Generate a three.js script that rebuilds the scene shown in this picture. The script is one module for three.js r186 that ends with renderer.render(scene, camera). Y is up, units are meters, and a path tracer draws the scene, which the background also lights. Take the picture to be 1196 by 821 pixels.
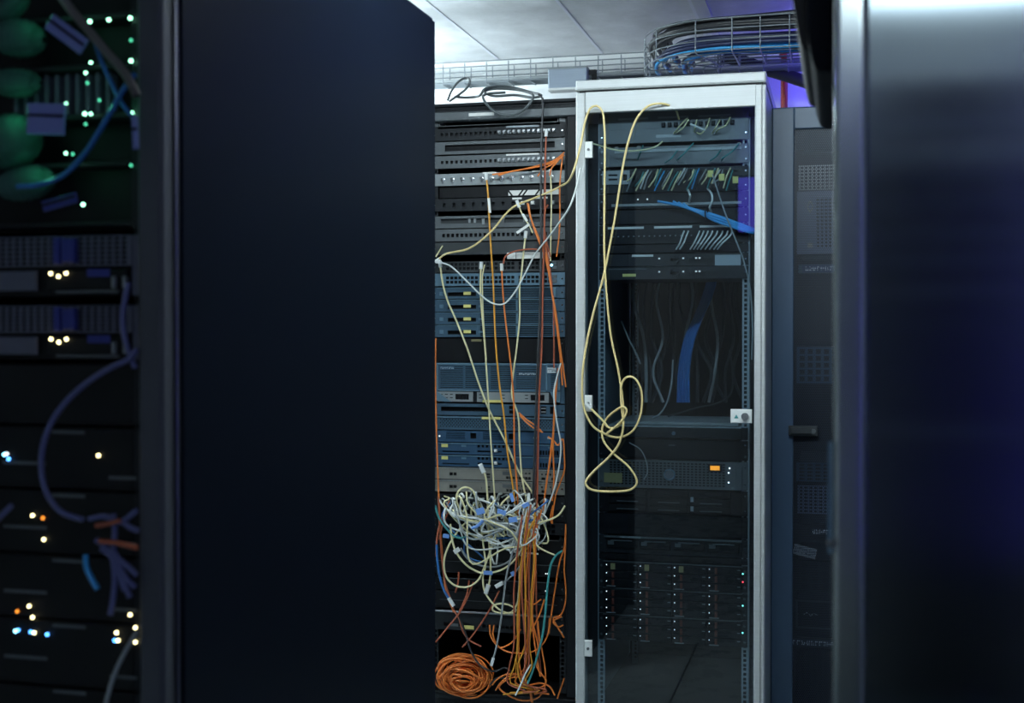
import * as THREE from 'three';
import { mergeGeometries } from 'three/addons/utils/BufferGeometryUtils.js';
import { RectAreaLightUniformsLib } from 'three/addons/lights/RectAreaLightUniformsLib.js';

// ---------------------------------------------------------------- camera, lights, exposure
const EYE = 1.36;                       // lens height above the raised floor
const scene = new THREE.Scene();
scene.background = new THREE.Color(0, 0, 0);
const camera = new THREE.PerspectiveCamera(30.6, 1196 / 821, 0.05, 40);
camera.position.set(0, EYE, 0);
camera.rotation.order = 'YXZ';
camera.rotation.set(THREE.MathUtils.degToRad(-0.82), THREE.MathUtils.degToRad(14.3), 0);
camera.focus = 4.3;
camera.userData.fStop = 3.4;
camera.updateMatrixWorld(true);
camera.updateProjectionMatrix();

const renderer = new THREE.WebGLRenderer();
renderer.toneMapping = THREE.LinearToneMapping;
renderer.toneMappingExposure = 1.0;
renderer.shadowMap.enabled = true;
RectAreaLightUniformsLib.init();

const WHITE_LIGHT = new THREE.Color().setRGB(0.80, 0.95, 1.0);
const BLUE_LIGHT = new THREE.Color().setRGB(0.13, 0.10, 1.0);
const CEIL = EYE + 1.226, BACK = -5.6;
function areaLight(name, w, h, pos, look, color, power) {
  const l = new THREE.RectAreaLight(color, power, w, h);
  l.name = name; l.position.set(...pos); l.lookAt(...look); scene.add(l);
  return l;
}
// the lamps of the room: [x, z, length, strength]; each batten is built further down with these same numbers
// x, drop below the ceiling, z, length along x, strength, faces that shine (a white reflector closes the other side)
const BATTENS = [[-0.5, 0.16, -2.5, 1.5, 72, 'down back up'], [-2.5, 0.34, -4.75, 1.0, 200, 'down back up front'], [0.5, 0.14, 0.86, 0.9, 19, 'back up front']];
for (const [x, drop, z, len, p, on] of BATTENS) {
  const y = CEIL - drop;
  if (on.includes('down')) areaLight('batten_light_down', len, 0.06, [x, y - 0.036, z], [x, 0, z], WHITE_LIGHT, p);
  if (on.includes('up')) areaLight('batten_light_up', len, 0.06, [x, y + 0.036, z], [x, 9, z], WHITE_LIGHT, p);
  if (on.includes('back')) areaLight('batten_light_back', len, 0.06, [x, y, z - 0.036], [x, y, z - 9], WHITE_LIGHT, p);
  if (on.includes('front')) areaLight('batten_light_front', len, 0.06, [x, y, z + 0.036], [x, y, z + 9], WHITE_LIGHT, p);
}
// blue led bars: [x, y, z, height, facing, strength]
const BLUE_BARS = [[-0.66, EYE + 0.95, 1.52, 0.40, [0, 0, -1], 1.1], [1.26, EYE + 0.15, 1.52, 2.0, [0, 0, -1], 2.2]];
for (const [x, y, z, h, [fx, fy, fz], p] of BLUE_BARS) areaLight('blue_bar_light', 0.14, h, [x + fx * 0.03, y, z + fz * 0.03], [x + fx, y, z + fz], BLUE_LIGHT, p);
// blue led tube under the ceiling above the mesh door cabinet
const BLUE_TUBE = [0.38, CEIL - 0.2, -5.1, 0.6];   // x, y, z, length along x
{
  const [x, y, z, len] = BLUE_TUBE, p = 135;
  areaLight('blue_tube_light_up', len, 0.04, [x, y + 0.024, z], [x, 9, z], BLUE_LIGHT, p);
  areaLight('blue_tube_light_back', len, 0.04, [x, y, z - 0.024], [x, y, z - 9], BLUE_LIGHT, p);
}

// ---------------------------------------------------------------- helpers
let seed = 20240611;
const rnd = () => { seed = (seed * 1664525 + 1013904223) % 4294967296; return seed / 4294967296; };
const rr = (a, b) => a + (b - a) * rnd();
const ray = new THREE.Vector3();
function P(px, py, z) {                  // the point of the vertical plane at depth z that lies in the direction of photo position (px, py)
  ray.set((px / 1196) * 2 - 1, 1 - (py / 821) * 2, 0.5).unproject(camera).sub(camera.position);
  const t = z / ray.z;
  return new THREE.Vector3(ray.x * t, EYE + ray.y * t, z);
}
const PX = (px, z) => P(px, 389, z).x;
const PY = (px, py, z) => P(px, py, z).y;
const names = {};
function numbered(n) { const k = names[n] = (names[n] ?? -1) + 1; return k ? `${n}_${String(k).padStart(3, '0')}` : n; }
const flat = (g) => { const q = g.index ? g.toNonIndexed() : g; for (const k of Object.keys(q.attributes)) if (!['position', 'normal', 'uv'].includes(k)) q.deleteAttribute(k); q.clearGroups?.(); return q; };
function metric(g) {                     // uv in metres, by the dominant direction of each face
  const p = g.attributes.position, n = g.attributes.normal, uv = new Float32Array(p.count * 2);
  for (let i = 0; i < p.count; i++) {
    const ax = Math.abs(n.getX(i)), ay = Math.abs(n.getY(i)), az = Math.abs(n.getZ(i));
    let u = p.getX(i), v = p.getY(i);
    if (ax > ay && ax > az) u = p.getZ(i); else if (ay > az) v = p.getZ(i);
    uv[i * 2] = u; uv[i * 2 + 1] = v;
  }
  g.setAttribute('uv', new THREE.BufferAttribute(uv, 2));
  return g;
}
function mk(name, geos, mat, parent, keepUV) {
  const list = (Array.isArray(geos) ? geos : [geos]).map(flat);
  const g = list.length > 1 ? mergeGeometries(list) : list[0];
  if (!keepUV) metric(g);
  const m = new THREE.Mesh(g, mat);
  m.castShadow = m.receiveShadow = true;
  m.name = parent && parent !== scene ? name : numbered(name);
  (parent ?? scene).add(m);
  return m;
}
function thing(name, label, category, pos = [0, 0, 0], group) {
  const o = new THREE.Group(); o.name = numbered(name); o.position.set(...pos);
  o.userData = { label, category }; if (group) o.userData.group = group;
  scene.add(o); return o;
}
function tag(o, label, category, group) { o.userData = { label, category }; if (group) o.userData.group = group; return o; }
const stuff = (m) => { m.userData.kind = 'stuff'; return m; };
const struct = (m) => { m.userData.kind = 'structure'; return m; };
const B = (w, h, d, x = 0, y = 0, z = 0) => new THREE.BoxGeometry(w, h, d).translate(x, y, z);
function CB(w, h, d, c, x = 0, y = 0, z = 0) {           // box with chamfered edges, centred
  c = Math.min(c, w / 2.2, h / 2.2, d / 2.2);
  const s = new THREE.Shape(), a = w / 2 - c, b = h / 2 - c;
  s.moveTo(-a, -b); s.lineTo(a, -b); s.lineTo(a, b); s.lineTo(-a, b); s.closePath();
  return new THREE.ExtrudeGeometry(s, { depth: d - 2 * c, bevelEnabled: true, bevelThickness: c, bevelSize: c, bevelSegments: 1, curveSegments: 1 }).translate(x, y, z - d / 2 + c);
}
function plate(w, h, t, holes, x = 0, y = 0, z = 0) {    // sheet w x h centred on x, y with its front face at z; holes [x, y, w, h] or [x, y, r]
  const s = new THREE.Shape();
  s.moveTo(-w / 2, -h / 2); s.lineTo(w / 2, -h / 2); s.lineTo(w / 2, h / 2); s.lineTo(-w / 2, h / 2); s.closePath();
  for (const o of holes) {
    const p = new THREE.Path();
    if (o.length === 3) p.absarc(o[0], o[1], o[2], 0, Math.PI * 2, true);
    else { const [a, b, u, v] = [o[0], o[1], o[2] / 2, o[3] / 2]; p.moveTo(a - u, b - v); p.lineTo(a - u, b + v); p.lineTo(a + u, b + v); p.lineTo(a + u, b - v); p.closePath(); }
    s.holes.push(p);
  }
  return new THREE.ExtrudeGeometry(s, { depth: t, bevelEnabled: false, curveSegments: 3 }).translate(x, y, z - t);
}
const CYL = (r, h, axis, x, y, z, seg = 12, r2 = r) => { const g = new THREE.CylinderGeometry(r2, r, h, seg); if (axis === 'z') g.rotateX(Math.PI / 2); if (axis === 'x') g.rotateZ(-Math.PI / 2); return g.translate(x, y, z); };
const SPH = (r, x, y, z, n = 8) => new THREE.SphereGeometry(r, n, n - 2).translate(x, y, z);
function prism(pts, depth, z0 = 0) { const s = new THREE.Shape(pts.map(([a, b]) => new THREE.Vector2(a, b))); return new THREE.ExtrudeGeometry(s, { depth, bevelEnabled: false }).translate(0, 0, z0); }
function tubeGeo(pts, r, seg, radial = 6, closed = false) { return new THREE.TubeGeometry(new THREE.CatmullRomCurve3(pts, closed, 'centripetal'), seg, r, radial, closed); }

// ---------------------------------------------------------------- procedural textures and materials
function noiseField(n, cells, s0) {       // tiling value noise, summed over octaves
  const out = new Float32Array(n * n);
  let amp = 1, tot = 0, s = s0;
  for (const c of cells) {
    const cx = Array.isArray(c) ? c[0] : c, cy = Array.isArray(c) ? c[1] : c;
    const g = new Float32Array(cx * cy);
    for (let i = 0; i < g.length; i++) { s = (s * 1664525 + 1013904223) % 4294967296; g[i] = s / 4294967296; }
    for (let y = 0; y < n; y++) for (let x = 0; x < n; x++) {
      const fx = x / n * cx, fy = y / n * cy, ix = Math.floor(fx), iy = Math.floor(fy);
      let u = fx - ix, v = fy - iy; u = u * u * (3 - 2 * u); v = v * v * (3 - 2 * v);
      const a = g[(iy % cy) * cx + ix % cx], b = g[(iy % cy) * cx + (ix + 1) % cx], d = g[((iy + 1) % cy) * cx + ix % cx], e = g[((iy + 1) % cy) * cx + (ix + 1) % cx];
      out[y * n + x] += amp * ((a * (1 - u) + b * u) * (1 - v) + (d * (1 - u) + e * u) * v);
    }
    tot += amp; amp *= 0.6;
  }
  return out.map((v) => v / tot);
}
function texFrom(field, n, fn, metres, srgb) {
  const d = new Uint8Array(n * n * 4);
  for (let i = 0; i < n * n; i++) { const c = fn(field[i], i % n, Math.floor(i / n)); for (let k = 0; k < 3; k++) d[i * 4 + k] = Math.max(0, Math.min(255, Math.round(c[k] * 255))); d[i * 4 + 3] = 255; }
  const t = new THREE.DataTexture(d, n, n, THREE.RGBAFormat);
  t.wrapS = t.wrapT = THREE.RepeatWrapping; t.magFilter = THREE.LinearFilter; t.minFilter = THREE.LinearMipmapLinearFilter; t.generateMipmaps = true;
  t.repeat.set(1 / (metres[0] ?? metres), 1 / (metres[1] ?? metres));
  if (srgb) t.colorSpace = THREE.SRGBColorSpace;
  t.needsUpdate = true;
  return t;
}
const g3 = (v) => [v, v, v];
const fine = noiseField(256, [128, 64], 7), coarse = noiseField(256, [6, 13, 40, 90], 11), streak = noiseField(256, [[4, 128], [9, 256]], 5), wavy = noiseField(256, [[3, 4], [5, 7]], 23);
const tPaint = texFrom(fine, 256, (v) => g3(0.93 + 0.07 * v), 0.12, true);
const tPaintBump = texFrom(fine, 256, (v) => g3(v), 0.06);
const tBrushed = texFrom(streak, 256, (v) => g3(0.94 + 0.06 * v), [0.6, 0.12], true);
const tGrime = texFrom(coarse, 256, (v) => g3(0.80 + 0.2 * v), 0.5, true);
const tRough = texFrom(coarse, 256, (v) => g3(0.55 + 0.45 * v), 0.4);
const tWavy = texFrom(wavy, 256, (v) => g3(v), [0.95, 0.7]);
const tFloor = texFrom(coarse, 256, (v, x, y) => g3(0.78 + 0.22 * v - (fine[(y * 256 + x)] > 0.72 ? 0.12 : 0)), 0.6, true);
function M(r, g, b, rough = 0.5, metal = 0, extra = {}) {
  const { map, bump, bumpScale, roughMap, ...rest } = extra;
  const m = new THREE.MeshPhysicalMaterial({ roughness: rough, metalness: metal, ...rest });
  m.color.setRGB(r, g, b);
  if (map) m.map = map;
  if (bump) { m.bumpMap = bump; m.bumpScale = bumpScale ?? 0.0003; }
  if (roughMap) m.roughnessMap = roughMap;
  return m;
}
const glow = (r, g, b, k) => { const m = new THREE.MeshStandardMaterial({ roughness: 0.4 }); m.color.setRGB(r * 0.3, g * 0.3, b * 0.3); m.emissive.setRGB(r, g, b); m.emissiveIntensity = k; return m; };
const mt = {
  wall: M(0.72, 0.74, 0.74, 0.8, 0, { map: tPaint, bump: tPaintBump, bumpScale: 0.0004 }),
  ceil: M(0.66, 0.67, 0.70, 0.32, 0, { map: tGrime, bump: tWavy, bumpScale: 0.006 }),
  joint: M(0.60, 0.61, 0.68, 0.5),
  floor: M(0.40, 0.48, 0.51, 0.38, 0, { map: tFloor, roughMap: tRough }),
  floorB: M(0.36, 0.44, 0.47, 0.38, 0, { map: tFloor, roughMap: tRough }),
  sub: M(0.04, 0.045, 0.05, 0.8),
  whiteMetal: M(0.53, 0.55, 0.555, 0.42, 0, { map: tBrushed }),
  greyMetal: M(0.36, 0.42, 0.46, 0.45, 0, { map: tPaint }),
  blackPaint: M(0.012, 0.014, 0.018, 0.5, 0, { specularIntensity: 0.5, map: tGrime, bump: tPaintBump, bumpScale: 0.0001 }),
  blackGloss: M(0.0042, 0.0072, 0.0145, 0.45, 0, { specularIntensity: 0.09, map: tPaint, bump: tPaintBump, bumpScale: 0.00006 }),
  postPaint: M(0.06, 0.066, 0.082, 0.5, 0, { map: tPaint }),
  bead: M(0.30, 0.30, 0.34, 0.22, 1.0),
  black: M(0.006, 0.007, 0.009, 0.5, 0, { specularIntensity: 0.5 }),
  dark: M(0.013, 0.016, 0.020, 0.5, 0, { specularIntensity: 0.6, map: tPaint }),
  darkGrey: M(0.040, 0.047, 0.052, 0.45, 0.0, { map: tBrushed }),
  midGrey: M(0.11, 0.125, 0.135, 0.42, 0.1, { map: tBrushed }),
  lightGrey: M(0.28, 0.31, 0.32, 0.4, 0.1, { map: tBrushed }),
  beige: M(0.27, 0.27, 0.245, 0.5, 0, { map: tGrime }),
  steel: M(0.55, 0.57, 0.6, 0.32, 1.0, { map: tBrushed }),
  chrome: M(0.8, 0.82, 0.84, 0.2, 1.0),
  wire: M(0.22, 0.25, 0.27, 0.4, 0.3),
  slate: M(0.050, 0.105, 0.160, 0.45, 0, { map: tPaint }),
  slateLight: M(0.12, 0.22, 0.30, 0.4, 0, { map: tPaint }),
  blueCase: M(0.030, 0.080, 0.150, 0.42, 0, { map: tPaint }),
  cabinetBlue: M(0.055, 0.10, 0.17, 0.42, 0, { map: tPaint, bump: tPaintBump, bumpScale: 0.0001 }),
  whitePlastic: M(0.74, 0.76, 0.75, 0.45),
  paper: M(0.78, 0.78, 0.75, 0.8),
  yellowTag: M(0.72, 0.66, 0.22, 0.7),
  yellowCable: M(0.76, 0.60, 0.27, 0.42),
  creamCable: M(0.80, 0.73, 0.42, 0.45),
  whiteCable: M(0.76, 0.79, 0.77, 0.45),
  greyCable: M(0.30, 0.33, 0.34, 0.45),
  darkCable: M(0.024, 0.026, 0.030, 0.42),
  brownCable: M(0.09, 0.032, 0.028, 0.45),
  orangeCable: M(0.80, 0.21, 0.035, 0.42),
  rustCable: M(0.42, 0.10, 0.045, 0.45),
  saffronCable: M(0.75, 0.33, 0.03, 0.42),
  tealCable: M(0.05, 0.30, 0.30, 0.4),
  blueCable: M(0.02, 0.14, 0.42, 0.4),
  skyCable: M(0.04, 0.36, 0.75, 0.4),
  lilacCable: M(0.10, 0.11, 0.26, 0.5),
  blueTape: M(0.16, 0.32, 0.72, 0.55),
  redPaint: M(0.36, 0.030, 0.02, 0.35),
  foam: M(0.02, 0.022, 0.025, 0.8),
  navy: M(0.02, 0.03, 0.22, 0.5),
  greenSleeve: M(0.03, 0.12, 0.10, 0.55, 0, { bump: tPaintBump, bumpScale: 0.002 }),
  fuzzy: M(0.30, 0.26, 0.26, 0.9, 0, { bump: tPaintBump, bumpScale: 0.004 }),
  glass: M(0.50, 0.60, 0.66, 0.015, 0, { transmission: 1, thickness: 0, ior: 1.72 }),
  brushedDoor: M(0.22, 0.26, 0.29, 0.14, 1.0, { anisotropy: 0.9, anisotropyRotation: 0 }),
  ledWarm: glow(1, 0.86, 0.42, 9), ledWhite: glow(0.85, 0.95, 1, 3), ledBlue: glow(0.08, 0.35, 1, 9), ledCyan: glow(0.25, 0.75, 1, 9), ledGreen: glow(0.35, 1, 0.62, 9), ledGreenDim: glow(0.1, 0.8, 0.45, 2.6),
  ledOrange: glow(1, 0.30, 0.03, 3), ledRed: glow(1, 0.04, 0.06, 4), ledTeal: glow(0.2, 0.95, 0.8, 4), amberScreen: glow(1, 0.36, 0.03, 1.7), ledDim: glow(0.8, 0.88, 0.9, 1.1),
  tube: glow(0.85, 0.96, 1, 2.2), blueGlow: glow(0.12, 0.10, 1, 2.0),
};
for (const k of Object.keys(mt)) mt[k].name = k;

// ---------------------------------------------------------------- the room
const X0 = -3.0, X1 = 2.4, Z1 = 1.6;
function wallMesh(name, w, h, d, x, y, z, m) { return struct(mk(name, B(w, h, d, x, y, z), m)); }
wallMesh('wall_back', X1 - X0 + 0.2, CEIL + 0.4, 0.1, (X0 + X1) / 2, CEIL / 2, BACK - 0.05, mt.wall);
wallMesh('wall_front', X1 - X0 + 0.2, CEIL + 0.4, 0.1, (X0 + X1) / 2, CEIL / 2, Z1 + 0.05, mt.wall);
wallMesh('wall_left', 0.1, CEIL + 0.4, Z1 - BACK, X0 - 0.05, CEIL / 2, (BACK + Z1) / 2, mt.wall);
wallMesh('wall_right', 0.1, CEIL + 0.4, Z1 - BACK, X1 + 0.05, CEIL / 2, (BACK + Z1) / 2, mt.wall);
const floor = struct(mk('floor', B(X1 - X0, 0.1, Z1 - BACK, (X0 + X1) / 2, -0.09, (BACK + Z1) / 2), mt.sub));
{
  const g = flat(CB(0.597, 0.597, 0.045, 0.0025)); g.rotateX(-Math.PI / 2); metric(g);
  for (let i = 0; i < 9; i++) for (let k = 0; k < 12; k++) {
    const t = new THREE.Mesh(g, (i * 7 + k * 5) % 3 ? mt.floor : mt.floorB);
    t.name = 'floor_tile'; t.castShadow = t.receiveShadow = true;
    t.position.set(X0 + 0.3 + i * 0.6, -0.0225, BACK + 0.3 + k * 0.6); floor.add(t);
  }
}
const ceiling = struct(mk('ceiling', B(X1 - X0, 0.1, Z1 - BACK, (X0 + X1) / 2, CEIL + 0.062, (BACK + Z1) / 2), mt.joint));
{
  const pw = 0.4725, pl = 2.4;
  for (let i = 0, x = -1.485 - 4 * pw; x < X1; i++, x += pw) for (let k = 0; k < 3; k++) {
    const a = Math.max(x, X0), b = Math.min(x + pw, X1); if (b - a < 0.02) continue;
    mk('ceiling_panel', CB(b - a - 0.004, 0.012, pl - 0.004, 0.002, (a + b) / 2, CEIL + 0.006, BACK + pl * (k + 0.5)), mt.ceil, ceiling);
  }
  for (let i = -4; i < 9; i++) { const x = -1.485 + i * pw; if (x > X0 && x < X1) mk('joint_strip', B(0.012, 0.0025, Z1 - BACK, x, CEIL - 0.0014, (BACK + Z1) / 2), mt.joint, ceiling); }
}
struct(mk('trim_1', [CB(0.05, 0.010, 3.6, 0.003, -0.505, CEIL - 0.006, BACK + 1.8)], mt.whiteMetal));

BATTENS.forEach(([x, drop, z, len, , on], i) => {
  const t = thing('batten_lamp', ['white fluorescent tube hung over the gap between the front racks', 'white fluorescent tube hung over the left end of the back row', 'white fluorescent tube hung in the front aisle behind the viewer'][i], 'ceiling lamp', [x, CEIL, z]);
  for (const s of [-1, 1]) mk('hanger', [B(0.014, drop + 0.03, 0.03, s * (len / 2 + 0.02), -drop / 2 - 0.015, 0), CYL(0.034, 0.03, 'x', s * (len / 2 + 0.018), -drop, 0, 14)], mt.whitePlastic, t);
  mk('tube', CYL(0.03, len, 'x', 0, -drop, 0, 16), mt.tube, t);
  if (!on.includes('down')) mk('reflector', [B(len + 0.06, 0.006, 0.12, 0, -drop - 0.05, 0)], mt.whitePlastic, t);
  if (!on.includes('front')) mk('reflector', [B(len + 0.06, 0.14, 0.006, 0, -drop, 0.05)], mt.whitePlastic, t);
});
BLUE_BARS.forEach(([x, y, z, h], i) => {
  const t = thing('blue_led_bar', i ? 'tall blue led light bar on the wall behind the viewer' : 'short blue led light bar high on the wall behind the viewer', 'light bar', [x, y - h / 2, z]);
  mk('housing', CB(0.18, h + 0.04, 0.05, 0.006, 0, h / 2, 0.035), mt.black, t);
  mk('diffuser', CB(0.14, h, 0.03, 0.006, 0, h / 2, -0.004), mt.blueGlow, t);
});
{
  const [x, y, z, len] = BLUE_TUBE, t = thing('blue_led_tube', 'blue led tube hung under the ceiling above the mesh-door cabinet', 'light tube', [x, y, z]);
  mk('tube', CYL(0.02, len, 'x', 0, 0, 0, 14), mt.blueGlow, t);
  mk('shade', [B(len + 0.05, 0.06, 0.004, 0, 0, 0.03), B(len + 0.05, 0.004, 0.05, 0, -0.03, 0.005)], mt.midGrey, t);
  for (const s of [-1, 1]) mk('bracket', [B(0.02, 0.19, 0.012, s * (len / 2 + 0.015), 0.1, 0), CYL(0.024, 0.02, 'x', s * (len / 2 + 0.012), 0, 0)], mt.midGrey, t);
}

// ---------------------------------------------------------------- racks and cabinets
const U = 0.04445;
const HOLES = (h, n) => { const o = []; for (let i = 0; i < n; i++) { const u = Math.floor(i / 3), k = i % 3; o.push([0, -h / 2 + 0.02 + u * U + [0.00635, 0.02222, 0.0381][k], 0.0095, 0.0095]); } return o; };
function railPair(t, cx, z, y0, h, mat, depthBack) {
  const n = Math.floor((h - 0.05) / U) * 3;
  for (const s of [-1, 1]) {
    const zs = [z, z - depthBack];
    for (const zz of zs) mk('mounting_rail', [plate(0.021, h, 0.0025, HOLES(h, n), cx + s * 0.2325, y0 + h / 2, zz), B(0.0025, h, 0.045, cx + s * 0.2442, y0 + h / 2, zz - 0.0225)], mat, t);
  }
}
const ZL = -4.38, CXL = -1.1675, TOPL = EYE + 0.81;          // open black rack
const ZW = -4.16, CXW = -0.5235, ZDOOR = -4.06, TOPW = EYE + 0.81;   // white cabinet
const ZM = -4.42, CXM = 0.078, TOPM = EYE + 0.762;            // mesh-door cabinet
const ZF = -1.72;                                             // front face of the two front racks
{
  const t = thing('open_rack', 'open black rack crowded with network gear and loose orange and yellow cables', 'rack', [CXL, 0, ZL]);
  const H = TOPL, zf = 0.03;
  for (const s of [-1, 1]) for (const zz of [0, -0.95]) mk('post', CB(0.05, H - 0.14, 0.05, 0.004, s * 0.275, 0.09 + (H - 0.14) / 2, zz - 0.005), mt.blackPaint, t);
  railPair(t, 0, -0.004, 0.1, H - 0.16, mt.dark, 0.7);
  mk('top_panel', CB(0.6, 0.012, 1.02, 0.003, 0, H - 0.006, -0.48), mt.blackPaint, t);
  const slots = []; for (let i = 0; i < 66; i++) slots.push([-0.28 + i * 0.0086, 0.0, 0.0042, 0.007]);
  mk('vent_strip', [plate(0.6, 0.014, 0.002, slots, 0, H - 0.022, zf - 0.002), B(0.6, 0.012, 0.004, 0, H - 0.022, zf - 0.012)], mt.blackPaint, t);
  mk('top_beam', CB(0.6, 0.03, 0.05, 0.003, 0, H - 0.045, zf - 0.025), mt.midGrey, t);
  mk('name_strip', B(0.092, 0.011, 0.0015, -0.052, H - 0.043, zf + 0.0006), mt.paper, t);
  mk('rear_beam', CB(0.6, 0.04, 0.04, 0.003, 0, H - 0.04, -0.96), mt.blackPaint, t);
  for (const s of [-1, 1]) mk('side_panel', CB(0.006, H - 0.1, 0.96, 0.001, s * 0.3, 0.09 + (H - 0.1) / 2, -0.475), mt.blackPaint, t);
  mk('back_panel', CB(0.594, H - 0.12, 0.008, 0.001, 0, 0.09 + (H - 0.12) / 2, -0.985), mt.blackPaint, t);
  const bs = []; for (let i = 0; i < 72; i++) bs.push([-0.27 + i * 0.0076, 0, 0.0034, 0.05]);
  mk('plinth', [plate(0.6, 0.075, 0.003, bs, 0, 0.0375, zf), B(0.59, 0.07, 0.04, 0, 0.0375, zf - 0.03)], mt.dark, t);
  mk('base_plate', CB(0.6, 0.014, 1.0, 0.003, 0, 0.083, -0.465), mt.blackPaint, t);
  mk('plinth_rear', B(0.59, 0.07, 0.03, 0, 0.036, -0.95), mt.blackPaint, t);
}
{
  const t = thing('glass_door_cabinet', 'white server cabinet with a tinted glass door', 'cabinet', [CXW, 0, ZDOOR]);
  const H = TOPW, W = 0.6, D = 1.05;
  mk('top_cap', CB(W, 0.032, D, 0.005, 0, H - 0.016, -D / 2 + 0.005), mt.whiteMetal, t);
  mk('cap_gap', B(W - 0.02, 0.006, D - 0.02, 0, H - 0.035, -D / 2), mt.black, t);
  mk('header', CB(W - 0.062, 0.066, 0.03, 0.002, 0, H - 0.071, -0.016), mt.whiteMetal, t);
  mk('stile', CB(0.030, H - 0.04, 0.05, 0.004, -W / 2 + 0.015, (H - 0.04) / 2 + 0.001, -0.025), mt.whiteMetal, t);
  mk('stile', [CB(0.020, H - 0.04, 0.05, 0.003, W / 2 - 0.022, (H - 0.04) / 2 + 0.001, -0.025), CB(0.011, H - 0.04, 0.05, 0.003, W / 2 - 0.006, (H - 0.04) / 2 + 0.001, -0.028)], mt.whiteMetal, t);
  mk('sill', CB(W - 0.062, 0.07, 0.04, 0.003, 0, 0.036, -0.022), mt.greyMetal, t);
  for (const s of [-1, 1]) mk('side_panel', CB(0.012, H - 0.05, D - 0.07, 0.002, s * (W / 2 - 0.006), (H - 0.05) / 2 + 0.004, -D / 2 - 0.02), mt.greyMetal, t);
  mk('back_panel', CB(W - 0.026, H - 0.06, 0.01, 0.002, 0, (H - 0.06) / 2 + 0.01, -D + 0.012), mt.black, t);
  mk('floor_plate', CB(W - 0.026, 0.008, D - 0.08, 0.002, 0, 0.076, -D / 2 - 0.02), mt.darkGrey, t);
  railPair(t, 0, ZW - ZDOOR - 0.004, 0.09, H - 0.21, mt.greyMetal, 0.72);
  for (const s of [-1, 1]) mk('rail_panel', CB(0.036, H - 0.21, 0.003, 0.0005, s * 0.264, 0.09 + (H - 0.21) / 2, ZW - ZDOOR - 0.03), mt.dark, t);
  const door = mk('glass_door', new THREE.PlaneGeometry(0.537, H - 0.18).translate(-0.0015, 0.075 + (H - 0.18) / 2, -0.009), mt.glass, t);
  mk('edge_trim', [CB(0.008, H - 0.18, 0.012, 0.001, 0.270, 0.075 + (H - 0.18) / 2, -0.012)], mt.greyMetal, t);
  for (const py of [175, 471, 757]) {
    const y = PY(687, py, ZDOOR), x = PX(687.5, ZDOOR) - CXW;
    const h = mk('hinge', CB(0.024, 0.052, 0.012, 0.002, x, y, -0.001), mt.whitePlastic, door);
    mk('hinge_pin', CYL(0.0045, 0.004, 'z', x, y, 0.0062, 10), mt.midGrey, t);
    h.name = 'hinge';
  }
  const ly = PY(866, 486, ZDOOR), lx = PX(866, ZDOOR) - CXW;
  mk('lock_plate', CB(0.066, 0.043, 0.010, 0.002, lx, ly, -0.002), mt.whitePlastic, door);
  mk('lock_cylinder', [CYL(0.0115, 0.012, 'z', lx + 0.012, ly, 0.008, 18), B(0.003, 0.012, 0.003, lx + 0.012, ly, 0.0145)], mt.chrome, t);
  mk('lock_mark', prism([[lx - 0.022, ly - 0.007], [lx - 0.008, ly - 0.007], [lx - 0.015, ly + 0.005]], 0.0006, 0.0031), mt.tealCable, t);
}
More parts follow.
